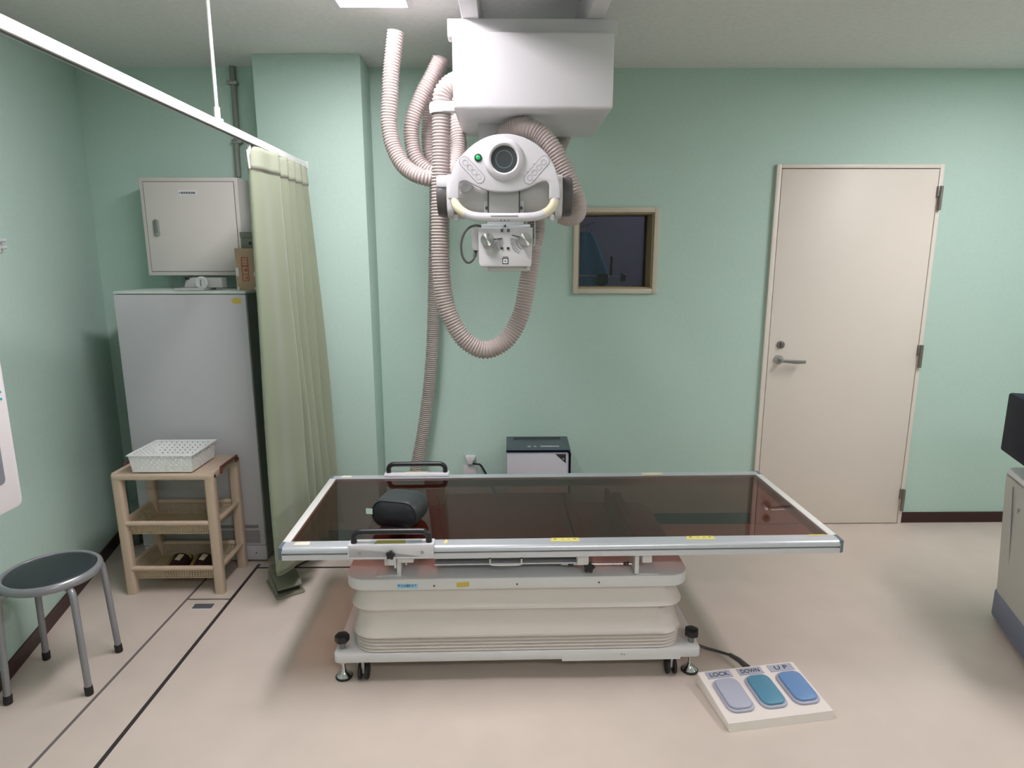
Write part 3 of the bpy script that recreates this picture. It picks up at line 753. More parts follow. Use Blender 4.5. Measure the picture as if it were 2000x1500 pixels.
for a, c in zip(rings, rings[1:]):
    for k in range(len(a)):
        k2 = (k + 1) % len(a); b.bm.faces.new((a[k], a[k2], c[k2], c[k]))
obj('bellows', b, M_BELL, tb, smooth=80)
# levelling feet and castors
for sx in (-1, 1):
    for sy in (-1, 1):
        x, y = PXC + sx * .652, sy * (.353 - .045)
        lf = obj('levelling_foot', B().cyl((x, y, .012), (x, y, .165), .0075, seg=14).cyl((x, y, .060), (x, y, .086), .015, seg=14, bev=.002).lathe([(0, .001), (.028, .001), (.029, .008), (.024, .013), (.012, .022), (.009, .034), (0, .034)], (x, y, 0), (0, 0, 1), 24), M_CHROME, tb)
        pr = []
        for k in range(12):
            rr = .0270 if k % 2 == 0 else .0245
            a = 2 * PI * k / 12 + .2; pr.append((x + rr * math.cos(a), y + rr * math.sin(a), .148))
        obj('adjuster_knob', B().prism(pr, (0, 0, .026), bev=.004), M_BLACK, lf)
        obj('knob_collar', B().cyl((x, y, .1215), (x, y, .148), .011, seg=18), M_MIDGREY, lf)
        obj('foot_pad', B().lathe([(0, .0002), (.031, .0002), (.032, .005), (.029, .0085), (0, .0085)], (x, y, 0), (0, 0, 1), 24), M_BLACKM, lf)
        cx_, cy_ = PXC + sx * .575, sy * (.353 - .035)
        cs = obj('castor', B().b2((cx_ - .006, cy_ - .018, .030), (cx_ + .006, cy_ + .018, .087), bev=.003), M_STEEL, tb)
        for q in (-1, 1):
            obj('castor_wheel', B().cyl((cx_ + q * .007, cy_, .0315), (cx_ + q * .019, cy_, .0315), .031, seg=26, bev=.004), M_BLACKM, cs)
# undercarriage between plate and top
def TB(lo, hi): # box given in world coordinates near the front
    a = TL(*lo); c = TL(*hi); return a, c
b = B(); b.b2(TL(-.389, 2.105, UZ1), TL(-.385, 2.75, .510)); b.b2(TL(-.463, 2.105, UZ1 + .0005), TL(-.385, 2.75, UZ1 + .005))
obj('support_bracket', b, M_PLATE, tb)
b = B(); b.b2(TL(.463, 2.105, UZ1), TL(.467, 2.75, .510)); b.b2(TL(.463, 2.105, UZ1 + .0005), TL(.538, 2.75, UZ1 + .005))
obj('support_bracket', b, M_PLATE, tb)
obj('bracket_block', B().b2(TL(-.433, 2.10, .463), TL(-.402, 2.70, .508), bev=.004), M_PLATE, tb)
obj('bracket_block', B().b2(TL(.488, 2.10, .468), TL(.514, 2.70, .508), bev=.004), M_PLATE, tb)
ty = 2.098
tray = obj('cassette_tray', B().b2(TL(-.255, ty, .489), TL(.257, 2.70, .508), bev=.002), M_OFFW, tb)
obj('gap_shade_block', B().b2(TL(-.250, ty + .045, .4655), TL(.250, 2.69, .4885)), M_DKGREY, tray)  # dark block added to stand for the shade under the tray
obj('tray_rail', B().b2(TL(-.255, ty + .01, .460), TL(.257, 2.70, .465)), M_ALU, tb)
obj('tray_end', B().b2(TL(.256, ty + .005, .460), TL(.287, 2.70, .508), bev=.002), M_PLATE, tb)
obj('tray_handle', B().tube(catmull([TL(-.056, ty, .496), TL(-.055, ty - .012, .484), TL(-.046, ty - .018, .476), TL(.046, ty - .018, .476), TL(.055, ty - .012, .484), TL(.056, ty, .496)], .006), .0032, seg=10), M_ALUW, tray)
for xx in (-.056, .056): obj('handle_boss', B().box(TL(xx, ty - .003, .496), (.008, .010, .008), bev=.002), M_BLACK, tray)
obj('sensor_block', B().b2(TL(-.382, 2.085, .482), TL(-.328, 2.18, .508), bev=.002).b2(TL(-.356, 2.095, .468), TL(-.352, 2.105, .483)), M_PLATE, tb)
rod = obj('guide_rod', B().cyl(TL(.200, 2.135, .448), TL(.464, 2.135, .448), .003, seg=10), M_CHROME, tb)
for xx in (.238, .440): obj('rod_stop', B().cyl(TL(xx, 2.135, .448), TL(xx + .006, 2.135, .448), .008, seg=14).cyl(TL(xx - .012, 2.135, .448), TL(xx - .002, 2.135, .448), .006, seg=14), M_BLACK, rod)
def star_knob(c, axis, R, h):
    ax = Vector(axis).normalized(); u = ax.orthogonal().normalized(); v = ax.cross(u); c = Vector(c); pts = []
    for k in range(30):
        a = 2 * PI * k / 30; rr = R * (.86 + .14 * math.cos(5 * a)); pts.append(c + u * rr * math.cos(a) + v * rr * math.sin(a))
    return B().prism(pts, ax * h, bev=h * .22)
obj('star_knob', star_knob(TL(.299, 2.118, .447), (0, -1, .12), .021, .018), M_BLACK, tb)
# stickers and screws
def plate_sticker(x0, x1, z0, z1, m, nm_, sk=0.0, label=None):
    y = UY0 - .0012
    a = TL(x0, 2.1)[0]; c = TL(x1, 2.1)[0]
    return obj(nm_, B().prism([(a, y, z0), (c, y, z0 + sk), (c, y, z1 + sk), (a, y, z1)], (0, .0015, 0)), m, tb, label=label)
bl = plate_sticker(-.388, -.313, .384, .402, M_BST, 'label_sticker', label='light blue strip label')
text('label_lettering', '▼立位撮影台下', .0115, M_INKB, bl, (TL(-.352, 2.1)[0], UY0 - .0016, .3945), (1, 0, 0), (0, 0, 1), width=.066)
ys = plate_sticker(-.176, -.131, .386, .404, M_YST2, 'caution_sticker', .003, label='mustard yellow sticker')
for xx, zz in ((-.256, .393), (.04, .395), (.334, .397)):
    x = TL(xx, 2.1)[0]; obj('screw', B().cyl((x, UY0 + .001, zz), (x, UY0 - .0015, zz), .0036, seg=12), M_DKGREY, tb)
def rail_sticker(x0, x1, y0, y1, m, marks=False, skew=.008, label=None):
    z = TZ + .0004
    o = obj('rail_sticker', B().prism([(x0, y0, z), (x1, y0, z), (x1 - skew * .4, y1, z), (x0 + skew, y1, z)], (0, 0, .0008)), m, tb, label=label)
    if marks:
        b = B(); w_ = x1 - x0
        for k, sz in ((.18, 1.2), (.43, .7), (.64, .7), (.84, 1.1)):
            b.b2((x0 + w_ * k - .004 * sz, y0 + (y1 - y0) * .52, z + .0006), (x0 + w_ * k + .004 * sz, y0 + (y1 - y0) * .52 + .007 * sz, z + .0011))
        obj('sticker_print', b, M_OST, o)
yr = -HY + .014
rail_sticker(-.0475, .0585, yr + .012, yr + .041, M_YST, True, label='yellow sticker near the middle of the front rail')
rail_sticker(.440, .545, yr + .014, yr + .041, M_YST, True, label='yellow sticker on the right part of the front rail')
rail_sticker(-.950, -.893, yr + .010, yr + .036, M_CST)
rail_sticker(.885, .955, yr + .032, yr + .041, M_YST)
rail_sticker(-.950, -.900, HY - .040, HY - .016, M_CST)
rail_sticker(.435, .540, HY - .053, HY - .018, M_CST, False)
rail_sticker(.440, .538, HY - .0555, HY - .050, M_YST)
rail_sticker(-.425, -.410, yr + .012, yr + .040, M_YST)

# clamp-on hand grips
def hand_grip(cx, yf, sgn, label):
    """cx: world x centre, yf: world y of the outer face, sgn: +1 front rail, -1 far rail"""
    g = thing('hand_grip', label, 'grip', (cx, yf, TZ), group='clamp on hand grips', rotz=TR, local=True)
    W = .1485
    y0 = 0; y1 = sgn * .050
    blk = obj('clamp_block', B().prism([(-W, y0, -.036), (W, y0, -.036), (W, y0, .004), (W - .002, y0 + sgn * .012, .010), (-W + .002, y0 + sgn * .012, .010), (-W, y0, .004)], (0, sgn * .006, 0)).b2((-W, y0 + sgn * .001, .0012), (W, y1, .013), bev=.003)
              .b2((-W, y0, -.036), (W, y0 + sgn * .008, .010), bev=.003), M_WHITE, g)
    bar = []
    for q in ((-.130, .004), (-.130, .030), (-.125, .044), (-.112, .051), (-.095, .053), (.095, .053), (.112, .051), (.125, .044), (.130, .030), (.130, .004)):
        bar.append((q[0], sgn * .022, q[1]))
    obj('grip_bar', B().tube(catmull(bar, .006), .0108, seg=18), M_BLACK, g)
    obj('caution_label', B().prism([(-.060, sgn * .010, .0134), (.050, sgn * .010, .0134), (.046, sgn * .038, .0134), (-.052, sgn * .038, .0134)], (0, 0, .0008)), M_OST if sgn > 0 else M_CST, blk)
    if sgn > 0:
        obj('label_backing', B().b2((-.075, .006, .0128), (.105, .044, .0136)), M_ALU, blk)
    for xx in (-.108, .108):
        obj('screw', B().cyl((xx, y0 + sgn * .001, -.016), (xx, y0 - sgn * .0015, -.016), .0062, seg=16).box((xx, y0 - sgn * .0018, -.016), (.010, .001, .0018), rot=Matrix.Rotation(rad(50), 3, 'Y')), M_STEEL, blk)
    obj('clamp_knob', star_knob((0, y0 - sgn * .002, -.020), (0, -sgn, 0), .0165, .016), M_BLACK, g)
    obj('clamp_hook', B().b2((-.012, y0 + sgn * .001, -.062), (.010, y0 + sgn * .006, -.034), bev=.0015).b2((.010, y0 + sgn * .001, -.075), (.016, y0 + sgn * .006, -.034)), M_WHITE, g)
hand_grip(-.398, 2.0510, 1, 'white clamp with black hand grip on the front table rail')
hand_grip(-.410, 2.8355, -1, 'white clamp with black hand grip on the far table rail')

# bolster pillow
pw = thing('positioning_bolster', 'black vinyl bolster pillow lying on the table behind the front grip', 'pillow', (-.398, 2.280, TZ), rotz=rad(-13), local=True)
NB = 22; nr = 40
secs = []
for k in range(NB + 1):
    t_ = k / NB; e = abs(2 * t_ - 1)
    puff = (1 - e ** 6 * .10)
    secs.append((-.068 + .136 * t_, puff))
b = B(); rings = []
outl = rrect(.186, .108, .050, 9)
for y, pf in secs:
    rings.append([b.bm.verts.new((x * pf, y, .0550 + z * pf)) for x, z in outl])
for a, c in zip(rings, rings[1:]):
    for k in range(len(a)): b.bm.faces.new((a[k], a[(k + 1) % len(a)], c[(k + 1) % len(a)], c[k]))
bmesh.ops.recalc_face_normals(b.bm, faces=b.bm.faces)
cover = obj('cover', b, M_VINYLG, pw, smooth=60)
def endcap(y0, sg):
    b = B(); rg = []
    for k in range(7):
        f = 1 - k / 6; rg.append([b.bm.verts.new((x * f * .915, y0 + sg * .020 * (1 - f ** 2.4), .0550 + z * f * .915)) for x, z in outl])
    for a, c in zip(rg, rg[1:]):
        for k in range(len(a)):
            try: b.bm.faces.new((a[k], a[(k + 1) % len(a)], c[(k + 1) % len(a)], c[k]))
            except ValueError: pass
    bmesh.ops.remove_doubles(b.bm, verts=b.bm.verts, dist=1e-5)
    bmesh.ops.recalc_face_normals(b.bm, faces=b.bm.faces)
    return b
obj('end_panel', endcap(-.067, -1), M_VINYL, pw, smooth=80); obj('end_panel', endcap(.067, 1), M_VINYL, pw, smooth=80)
obj('end_piping', B().tube([(x * .92, -.0670, .0550 + z * .92) for x, z in outl], .003, seg=8, closed=True), M_VINYL, pw)
obj('cloth_tag', B().b2((-.108, -.073, .052), (-.082, -.071, .073)), M_TAGG, pw, label='pale mint tag at the left end')

# ================================================================== CEILING X-RAY UNIT
xr = thing('ceiling_x_ray_unit', 'white ceiling hung x-ray tube head with round dial and handlebar', 'x-ray machine', (.1, 2.6, CEIL))
CX0, CX1, CY0, CY1, CZ0, CZ1 = -.178, .381, 2.362, 2.890, 2.050, 2.300
obj('carriage', B().b2((CX0, CY0, CZ0), (CX1, CY1, CZ1), bev=.012, seg=3), M_WHITE, xr)
for yy in (CY0 + .09, CY1 - .09):
    obj('cross_rail', B().b2((CX0 - .02, yy - .03, CZ1), (CX1 + .02, yy + .03, CZ1 + .06), bev=.004), M_OFFW, xr)
for xx in (CX0 + .06, CX1 - .06):
    obj('ceiling_rail', B().b2((xx - .03, 1.2, CZ1 + .06), (xx + .03, YW - .01, CEIL - .001), bev=.004), M_OFFW, xr)
br = obj('hose_bracket', B().b2((-.222, 2.405, 2.052), (CX0 + .01, 2.445, 2.086), bev=.004), M_WPLA, xr)
obj('clamp_ring', B().lathe([(.0365, -.018), (.042, -.018), (.044, -.010), (.044, .010), (.042, .018), (.0365, .018), (.0365, -.018)], (-.2265, 2.45, 2.069), (0, 0, 1), 32), M_WPLA, br)
# telescopic column
obj('column', B().b2((-.099, 2.60, 1.700), (.12, 2.80, CZ0 + .005), bev=.006).b2((-.07, 2.63, 1.62), (.09, 2.77, 1.71), bev=.006), M_GREYW, xr)
obj('tube_arm', B().b2((-.055, 2.40, 1.70), (.07, 2.62, 1.80), bev=.01), M_GREYW, xr)
# tube housing, axis along x
HZ, HYc = 1.752, 2.345
tube_h = obj('tube_housing', B().cyl((-.200, HYc, HZ), (.201, HYc, HZ), .076, seg=40, bev=.004), M_GREYW, xr)
obj('housing_cheek', B().prism([(.176, HYc + y, HZ + z) for y, z in rrect(.150, .142, .030)], (.024, 0, 0), bev=.002), M_WPLA, tube_h)
obj('housing_cheek', B().prism([(-.176, HYc + y, HZ + z) for y, z in rrect(.150, .142, .030)], (-.022, 0, 0), bev=.002), M_WPLA, tube_h)
obj('end_ring', B().cyl((.200, HYc, HZ), (.238, HYc, HZ), .068, seg=40, bev=.008), M_DKGREY, tube_h, label='dark grey end cap')
obj('end_ring', B().cyl((-.198, HYc, HZ), (-.236, HYc, HZ), .068, seg=40, bev=.008), M_DKGREY, tube_h, label='dark grey end cap')
obj('side_boss', B().box((-.212, HYc - .045, HZ + .046), (.046, .050, .042), bev=.010), M_WPLA, tube_h)
# front saddle plate between the arms
YP = 2.262
sd = obj('saddle_plate', B().b2((-.056, YP, 1.672), (.052, YP + .06, 1.80), bev=.004), M_GREYW, xr)
for xx in (-.056, .051): obj('slot_line', B().b2((xx - .0022, YP - .001, 1.690), (xx + .0022, YP + .002, 1.775)), M_DKGREY, sd)
for xx in (-.062, .058):
    obj('side_flange', B().b2((xx - .009, YP + .010, 1.675), (xx + .009, YP + .05, 1.79), bev=.002), M_WPLA, sd)
    obj('square_screw', B().b2((xx - .005, YP + .005, 1.704), (xx + .005, YP + .011, 1.714), bev=.001), M_DKGREY, sd)
for xx in (-.169, .166): obj('peg', B().b2((xx - .008, 2.29, 1.668), (xx + .008, 2.31, 1.690), bev=.002), M_WPLA, tube_h)
obj('round_button', B().cyl((-.134, 2.30, 1.785), (-.134, 2.255, 1.785), .024, seg=28, bev=.004), M_WPLA, tube_h)
# control panel (half moon with two arms)
outer = [(-.1895, 1.735), (-.1885, 1.766), (-.182, 1.795), (-.168, 1.838), (-.137, 1.878), (-.093, 1.914), (-.045, 1.9355), (.0, 1.941), (.047, 1.9355), (.096, 1.915), (.139, 1.881), (.168, 1.837), (.182, 1.790), (.186, 1.766), (.1875, 1.735)]
inner = [(.151, 1.735), (.151, 1.770), (.149, 1.783), (.141, 1.791), (.129, 1.791), (.112, 1.786), (.093, 1.777), (.072, 1.7685), (.050, 1.762), (.025, 1.7585), (0, 1.7575), (-.03, 1.7585), (-.060, 1.763), (-.085, 1.772), (-.106, 1.782), (-.122, 1.790), (-.136, 1.793), (-.147, 1.789), (-.152, 1.779), (-.1535, 1.735)]
o3 = [Vector((x, 2.215, z)) for x, z in outer]; i3 = [Vector((x, 2.215, z)) for x, z in inner]
smooth_o = catmull(o3, .009); smooth_i = catmull(i3, .007)
pan = obj('control_panel', B().prism([tuple(p) for p in smooth_o + smooth_i], (0, .034, 0), bev=.008, seg=3), M_WPLA, xr, smooth=50)
YC = 2.215
obj('panel_core', B().b2((-.07, YC + .030, 1.775), (.07, 2.300, 1.885), bev=.01), M_GREYW, pan)
ring = obj('dial_ring', B().lathe([(.0430, -.004), (.066, -.004), (.0665, .004), (.063, .012), (.056, .018), (.049, .0195), (.0445, .016), (.0430, .006), (.0430, -.004)], (-.001, YC, 1.860), (0, -1, 0), 56), M_WPLA, pan)
obj('dial_glass', B().lathe([(0, .002), (.0432, .002), (.0432, .006), (0, .006)], (-.001, YC, 1.860), (0, -1, 0), 48), M_LENS, ring)
obj('dial_scale', B().lathe([(.0265, .0055), (.0285, .0055), (.0285, .0066), (.0265, .0066), (.0265, .0055)], (-.001, YC, 1.860), (0, -1, 0), 48), M_INKG, ring)
def capsule(p, q, r, n=12):
    p, q = Vector(p), Vector(q); d_ = (q - p).normalized(); nn = Vector((-d_.y, d_.x)); out = []
    for c, s0 in ((q, 1), (p, -1)):
        for k in range(n + 1):
            a = -PI / 2 + PI * k / n; out.append(c + (d_ * math.cos(a) + nn * math.sin(a)) * r * s0)
    return [(v.x, v.y) for v in out]
for p, q in (((-.133, 1.853), (-.083, 1.801)), ((.133, 1.855), (.082, 1.798))):
    rim = obj('button_strip', B().prism([(x, YC - .0008, z) for x, z in capsule(p, q, .0175)], (0, .002, 0)), M_INKG, pan)
    ins = obj('strip_face', B().prism([(x, YC - .0014, z) for x, z in capsule(p, q, .0158)], (0, .002, 0)), M_WPLA, rim)
    for k in range(4):
        f = .06 + k * .293; x = p[0] + (q[0] - p[0]) * f; z = p[1] + (q[1] - p[1]) * f
        obj('push_button', B().lathe([(.0078, 0), (.0092, 0), (.0092, .0012), (.0078, .0012), (.0078, 0)], (x, YC - .0012, z), (0, -1, 0), 20), M_INKL, rim)
gl_ = obj('lamp_bezel', B().lathe([(0, 0), (.0130, 0), (.0127, .003), (.0085, .0045), (0, .0045)], (-.087, YC, 1.8655), (0, -1, 0), 24), M_GREEND, pan)
obj('green_lamp', B().lathe([(0, .003), (.0080, .003), (.0068, .0068), (.003, .0085), (0, .0087)], (-.087, YC, 1.8655), (0, -1, 0), 24), M_GREEN, gl_, label='lit green indicator lamp')
for x, z in ((.098, 1.846), (.077, 1.820)): obj('marker_dot', B().cyl((x, YC + .001, z), (x, YC - .0006, z), .0018, seg=10), M_INKG, pan)
# handlebar
hpts = [(-.1705, YC + .016, 1.742), (-.1680, YC + .012, 1.726), (-.159, YC + .006, 1.709), (-.140, YC, 1.6915), (-.108, YC - .004, 1.678), (-.057, YC - .006, 1.6735), (0, YC - .006, 1.673), (.057, YC - .006, 1.6735), (.107, YC - .004, 1.6775), (.141, YC, 1.690), (.161, YC + .006, 1.709), (.1675, YC + .012, 1.726), (.169, YC + .016, 1.742)]
hp = catmull(hpts, .006)
hb_ = obj('handlebar', B().tube(hp, .0148, seg=22), M_WPLA, xr)
for a, c in ((2, 13), (len(hp) - 13, len(hp) - 2)):
    obj('grip_sleeve', B().tube(hp[a:c], .0152, seg=22), M_CREAMH, hb_, label='yellowed cream sleeve of the handlebar')
slot = [(x, YC - .006 - .0152, 1.6765 + z) for x, z in rrect(.093, .0042, .0020)]
obj('bar_slot', B().prism(slot, (0, .003, 0)), M_INKG, hb_)
for x in (-.013, .0, .013): obj('bar_dot', B().cyl((x, YC - .018, 1.6635), (x, YC - .0145, 1.6635), .0025, seg=10), M_DKGREY, hb_)
# collimator
col = obj('collimator', B().prism([(-.0915, 2.232, 1.641), (.0965, 2.232, 1.641), (.0925, 2.222, 1.520), (.088, 2.222, 1.510), (-.084, 2.222, 1.510), (-.0885, 2.222, 1.520)], (0, .19, 0), bev=.005), M_OFFW, xr)
obj('collimator_foot', B().b2((-.062, 2.245, 1.494), (.080, 2.39, 1.512), bev=.004), M_GREYW, col)
for x in (-.066, .082): obj('foot_pin', B().b2((x - .006, 2.24, 1.497), (x + .006, 2.26, 1.512), bev=.001), M_WPLA, col)
obj('mount_plate', B().b2((-.080, 2.245, 1.641), (.088, 2.43, 1.653), bev=.002).b2((-.060, 2.25, 1.653), (.066, 2.42, 1.668), bev=.002), M_ALU, col)
obj('mount_ring', B().b2((-.070, 2.255, 1.667), (.076, 2.43, 1.690), bev=.003), M_DKGREY, col)
obj('mount_latch', B().cyl((-.008, 2.248, 1.647), (-.008, 2.238, 1.647), .005, seg=14), M_WHITE, col)
obj('mount_screw', B().cyl((.002, 2.248, 1.647), (.002, 2.240, 1.647), .0035, seg=12), M_BLACK, col)
obj('side_module', B().prism([(-.1165, 2.262, 1.640), (-.0915, 2.262, 1.642), (-.090, 2.262, 1.565), (-.108, 2.262, 1.565), (-.114, 2.262, 1.575)], (0, .06, 0), bev=.005), M_OFFW, col)
obj('hook_rod', B().tube(catmull([(.104, 2.255, 1.668), (.105, 2.255, 1.60), (.1035, 2.255, 1.583), (.098, 2.258, 1.580)], .006), .0022, seg=8), M_CHROME, col)
YK = 2.228
for x, px_, pz in ((-.059, .052, .003), (.0695, -.047, .012)):
    z = 1.600
    obj('knob_pointer', B().box(((x + x + px_) / 2, YK - .0005, z + pz * .9), (abs(px_) * .95, .002, .0025), rot=Matrix.Rotation(-math.atan2(pz, px_) if px_ > 0 else math.atan2(pz, -px_), 3, 'Y')), M_INK, col)
    kn = obj('shutter_knob', B().cyl((x, YK + .002, z), (x, YK - .030, z), .0225, seg=40, bev=.0015), M_DKGREY if False else M_MIDGREY, col)
    obj('knob_face', B().lathe([(0, 0), (.0215, 0), (.0215, .0012), (0, .0012)], (x, YK - .0295, z), (0, -1, 0), 48), M_KNOB, kn)
b = B()
def mark(x0, z0, x1, z1): b.b2((x0, YK - .0085 + (1.641 - (z0 + z1) / 2) * -.083 + .0025, z0), (x1, YK + .004, z1))
obj('icon_square', B().b2((-.008, 2.2212, 1.519), (.012, 2.2230, 1.5392)), M_INK, col)
obj('icon_square_face', B().b2((-.0055, 2.2207, 1.5215), (.0095, 2.2225, 1.5365)), M_LABW, col)
obj('icon_dot', B().cyl((.002, 2.2204, 1.529), (.002, 2.222, 1.529), .0035, seg=12).b2((-.007, 2.2212, 1.5415), (.011, 2.2232, 1.5445)), M_INKG, col)
b = B()
for x, z, s in ((-.0095, 1.572, .0042), (.0115, 1.572, .0046)): b.b2((x - s, 2.2222, z - s * .8), (x + s, 2.2275, z + s * .8))
for x in (-.009, .0125):
    b.b2((x - .005, 2.2275, 1.634), (x + .005, 2.2325, 1.636)); b.b2((x - .004, 2.2275, 1.630), (x + .004, 2.2325, 1.632)); b.b2((x - .005, 2.2265, 1.6265), (x + .005, 2.2325, 1.628))
obj('face_print', b, M_INK, col)
for sgn, x0 in ((1, -.059), (-1, .0695)):
    b = B()
    for rr, wd in ((.032, .0012), (.041, .0012), (.049, .001)):
        for k in range(9):
            a = rad(-60 + 8.5 * k); x = x0 + sgn * rr * math.cos(a); z = 1.600 + rr * math.sin(a)
            b.b2((x - .0022, 2.2225 + (1.641 - 1.6) * 0, z - .0014), (x + .0022, 2.2300, z + .0014))
    obj('scale_print', b, M_INKL, col)
cab = [(-.084, 2.29, 1.648), (-.100, 2.265, 1.650), (-.122, 2.24, 1.641), (-.141, 2.235, 1.618), (-.150, 2.235, 1.584), (-.146, 2.235, 1.546), (-.130, 2.235, 1.524), (-.113, 2.245, 1.530), (-.102, 2.275, 1.552), (-.102, 2.285, 1.566)]
obj('collimator_cable', B().tube(catmull(cab, .006), .0042, seg=10).cyl((-.1045, 2.272, 1.546), (-.102, 2.285, 1.566), .0065, seg=12), M_DKGREY, xr)

# corrugated hoses
PITCH_ = .0112
def hose(name, pts, R, label, m=M_HOSE, seg=22, depth=.0055, plain=0.0):
    # plain: length of the far end whose rings run out into a smooth cuff
    sub = 5; step = PITCH_ / sub
    pth = catmull(pts, step)
    pr = [1.0, .92, .35, 0.0, .35]
    nn_ = len(pth); np_ = plain / step
    def rf(i):
        k = 1.0 if plain == 0 else max(.08, min(1.0, (nn_ - i - np_ * .5) / (np_ * .5)))
        return R - depth * (.25 * (1 - k) + k * (1 - pr[i % sub]))
    o = single(name, B().tube(pth, R, seg=seg, rfun=rf), m, label, 'hose', pts[0], group='corrugated hoses around the x-ray unit', smooth=180)
    return o
hose('corrugated_hose', [(-.11, 2.56, 2.25), (-.135, 2.50, 2.19), (-.19, 2.46, 2.155), (-.220, 2.45, 2.118), (-.226, 2.45, 2.06), (-.231, 2.45, 1.907), (-.238, 2.45, 1.735), (-.242, 2.45, 1.555), (-.234, 2.45, 1.41), (-.205, 2.45, 1.306), (-.151, 2.45, 1.224), (-.077, 2.455, 1.188), (.003, 2.47, 1.223), (.058, 2.49, 1.311), (.082, 2.5, 1.41), (.096, 2.51, 1.488), (.110, 2.52, 1.586), (.122, 2.54, 1.664), (.118, 2.58, 1.73)], .0355, 'thick taupe corrugated hose hanging down in a long U loop below the x-ray head')
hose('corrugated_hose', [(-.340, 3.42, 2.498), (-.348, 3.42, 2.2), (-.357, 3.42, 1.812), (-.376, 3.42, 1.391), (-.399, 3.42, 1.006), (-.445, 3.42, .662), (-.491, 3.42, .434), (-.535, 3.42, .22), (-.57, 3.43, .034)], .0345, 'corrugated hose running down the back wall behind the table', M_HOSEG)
hose('corrugated_hose', [(-.43, 2.75, 2.42), (-.453, 2.75, 2.274), (-.461, 2.75, 2.184), (-.469, 2.75, 2.08), (-.454, 2.74, 1.99), (-.408, 2.72, 1.907), (-.333, 2.7, 1.863), (-.263, 2.72, 1.861), (-.206, 2.76, 1.912), (-.190, 2.8, 1.989), (-.197, 2.82, 2.074), (-.205, 2.84, 2.149), (-.215, 2.84, 2.24)], .0335, 'outermost left loop of corrugated hose hanging from the ceiling')
hose('corrugated_hose', [(-.27, 2.9, 2.36), (-.319, 2.9, 2.274), (-.351, 2.9, 2.219), (-.393, 2.9, 2.12), (-.400, 2.9, 2.037), (-.376, 2.89, 1.956), (-.324, 2.885, 1.907), (-.264, 2.90, 1.901), (-.222, 2.925, 1.966), (-.210, 2.94, 2.076), (-.216, 2.95, 2.152), (-.225, 2.95, 2.25)], .034, 'middle loop of corrugated hose between the outer loop and the front hose')
hose('corrugated_hose', [(-.27, 3.02, 2.40), (-.305, 3.02, 2.3), (-.325, 3.02, 2.215), (-.340, 3.02, 2.108), (-.340, 3.02, 2.022), (-.318, 3.02, 1.965), (-.275, 3.02, 1.952), (-.236, 3.03, 2.003), (-.226, 3.04, 2.138), (-.226, 3.04, 2.25)], .032, 'innermost shaded loop of corrugated hose left of the carriage')
hose('corrugated_hose', [(-.020, 2.56, 1.945), (-.004, 2.54, 1.990), (.034, 2.5, 2.014), (.080, 2.46, 2.010), (.131, 2.45, 1.983), (.181, 2.44, 1.927), (.222, 2.44, 1.856), (.252, 2.44, 1.790), (.270, 2.44, 1.745), (.274, 2.445, 1.715), (.264, 2.45, 1.694), (.240, 2.455, 1.688), (.208, 2.46, 1.698)], .0340, 'corrugated hose arching over the x-ray head to its right end', plain=.15)
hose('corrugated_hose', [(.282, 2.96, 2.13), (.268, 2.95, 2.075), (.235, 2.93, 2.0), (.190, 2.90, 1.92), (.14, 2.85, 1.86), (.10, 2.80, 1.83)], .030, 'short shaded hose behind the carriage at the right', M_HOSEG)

# ================================================================== BEHIND THE TABLE
sh = thing('paper_shredder', 'white box shredder with a dark slotted lid behind the table', 'shredder', (.17, 3.2, 0))
X0, X1, Y0, Y1 = .008, .340, 3.20, 3.42
obj('bin', B().b2((X0, Y0, .004), (X1 - .006, Y1 - .02, .543), bev=.006), M_SHRED, sh)
lid = obj('lid', B().prism([(X0 - .003, Y0 - .004, .545), (X0 - .003, Y0 - .004, .553), (X0 - .003, Y1 - .03, .572), (X0 - .003, Y1, .562), (X0 - .003, Y1, .545)], (X1 - X0 + .006, 0, 0), bev=.008), M_SHTOP, sh)
obj('frame_band', B().prism([(X1 - .006, Y0 - .0045, .0), (X1 + .004, Y0 - .0045, .0), (X1 + .004, Y0 - .0045, .535), (X1 - .008, Y0 - .0045, .553), (X0 - .003, Y0 - .0045, .553), (X0 - .003, Y0 - .0045, .541), (X1 - .014, Y0 - .0045, .541), (X1 - .006, Y0 - .0045, .530)], (0, .20, 0)), M_NAVY, sh)
def lidz(y): return .553 + (y - Y0 + .004) * (.019 / (Y1 - .03 - Y0 + .004))
yy = Y0 + .150
obj('paper_slot', B().prism([(.045, yy, lidz(yy) + .001), (.300, yy, lidz(yy) + .001), (.300, yy + .028, lidz(yy + .028) + .001), (.045, yy + .028, lidz(yy + .028) + .001)], (0, 0, -.004)), M_BLACK, lid)
yy = Y0 + .040
b = B()
for a, c in ((.118, .135), (.152, .164), (.188, .285)): b.prism([(a, yy, lidz(yy) + .0012), (c, yy, lidz(yy) + .0012), (c, yy + .014, lidz(yy + .014) + .0012), (a, yy + .014, lidz(yy + .014) + .0012)], (0, 0, -.003))
obj('control_print', b, M_INKL, lid)
obj('corner_mark', B().prism([(.262, Y0 - .0008, .530), (.318, Y0 - .0008, .530), (.318, Y0 - .0008, .479)], (0, .002, 0)), M_INK, sh, label='black corner triangle')
obj('corner_mark_dot', B().b2((.300, Y0 - .0014, .500), (.309, Y0, .507)), M_INKL, sh)
sk = thing('wall_plug', 'small white plug with a black cord low on the back wall', 'plug', (-.2, YW, .385))
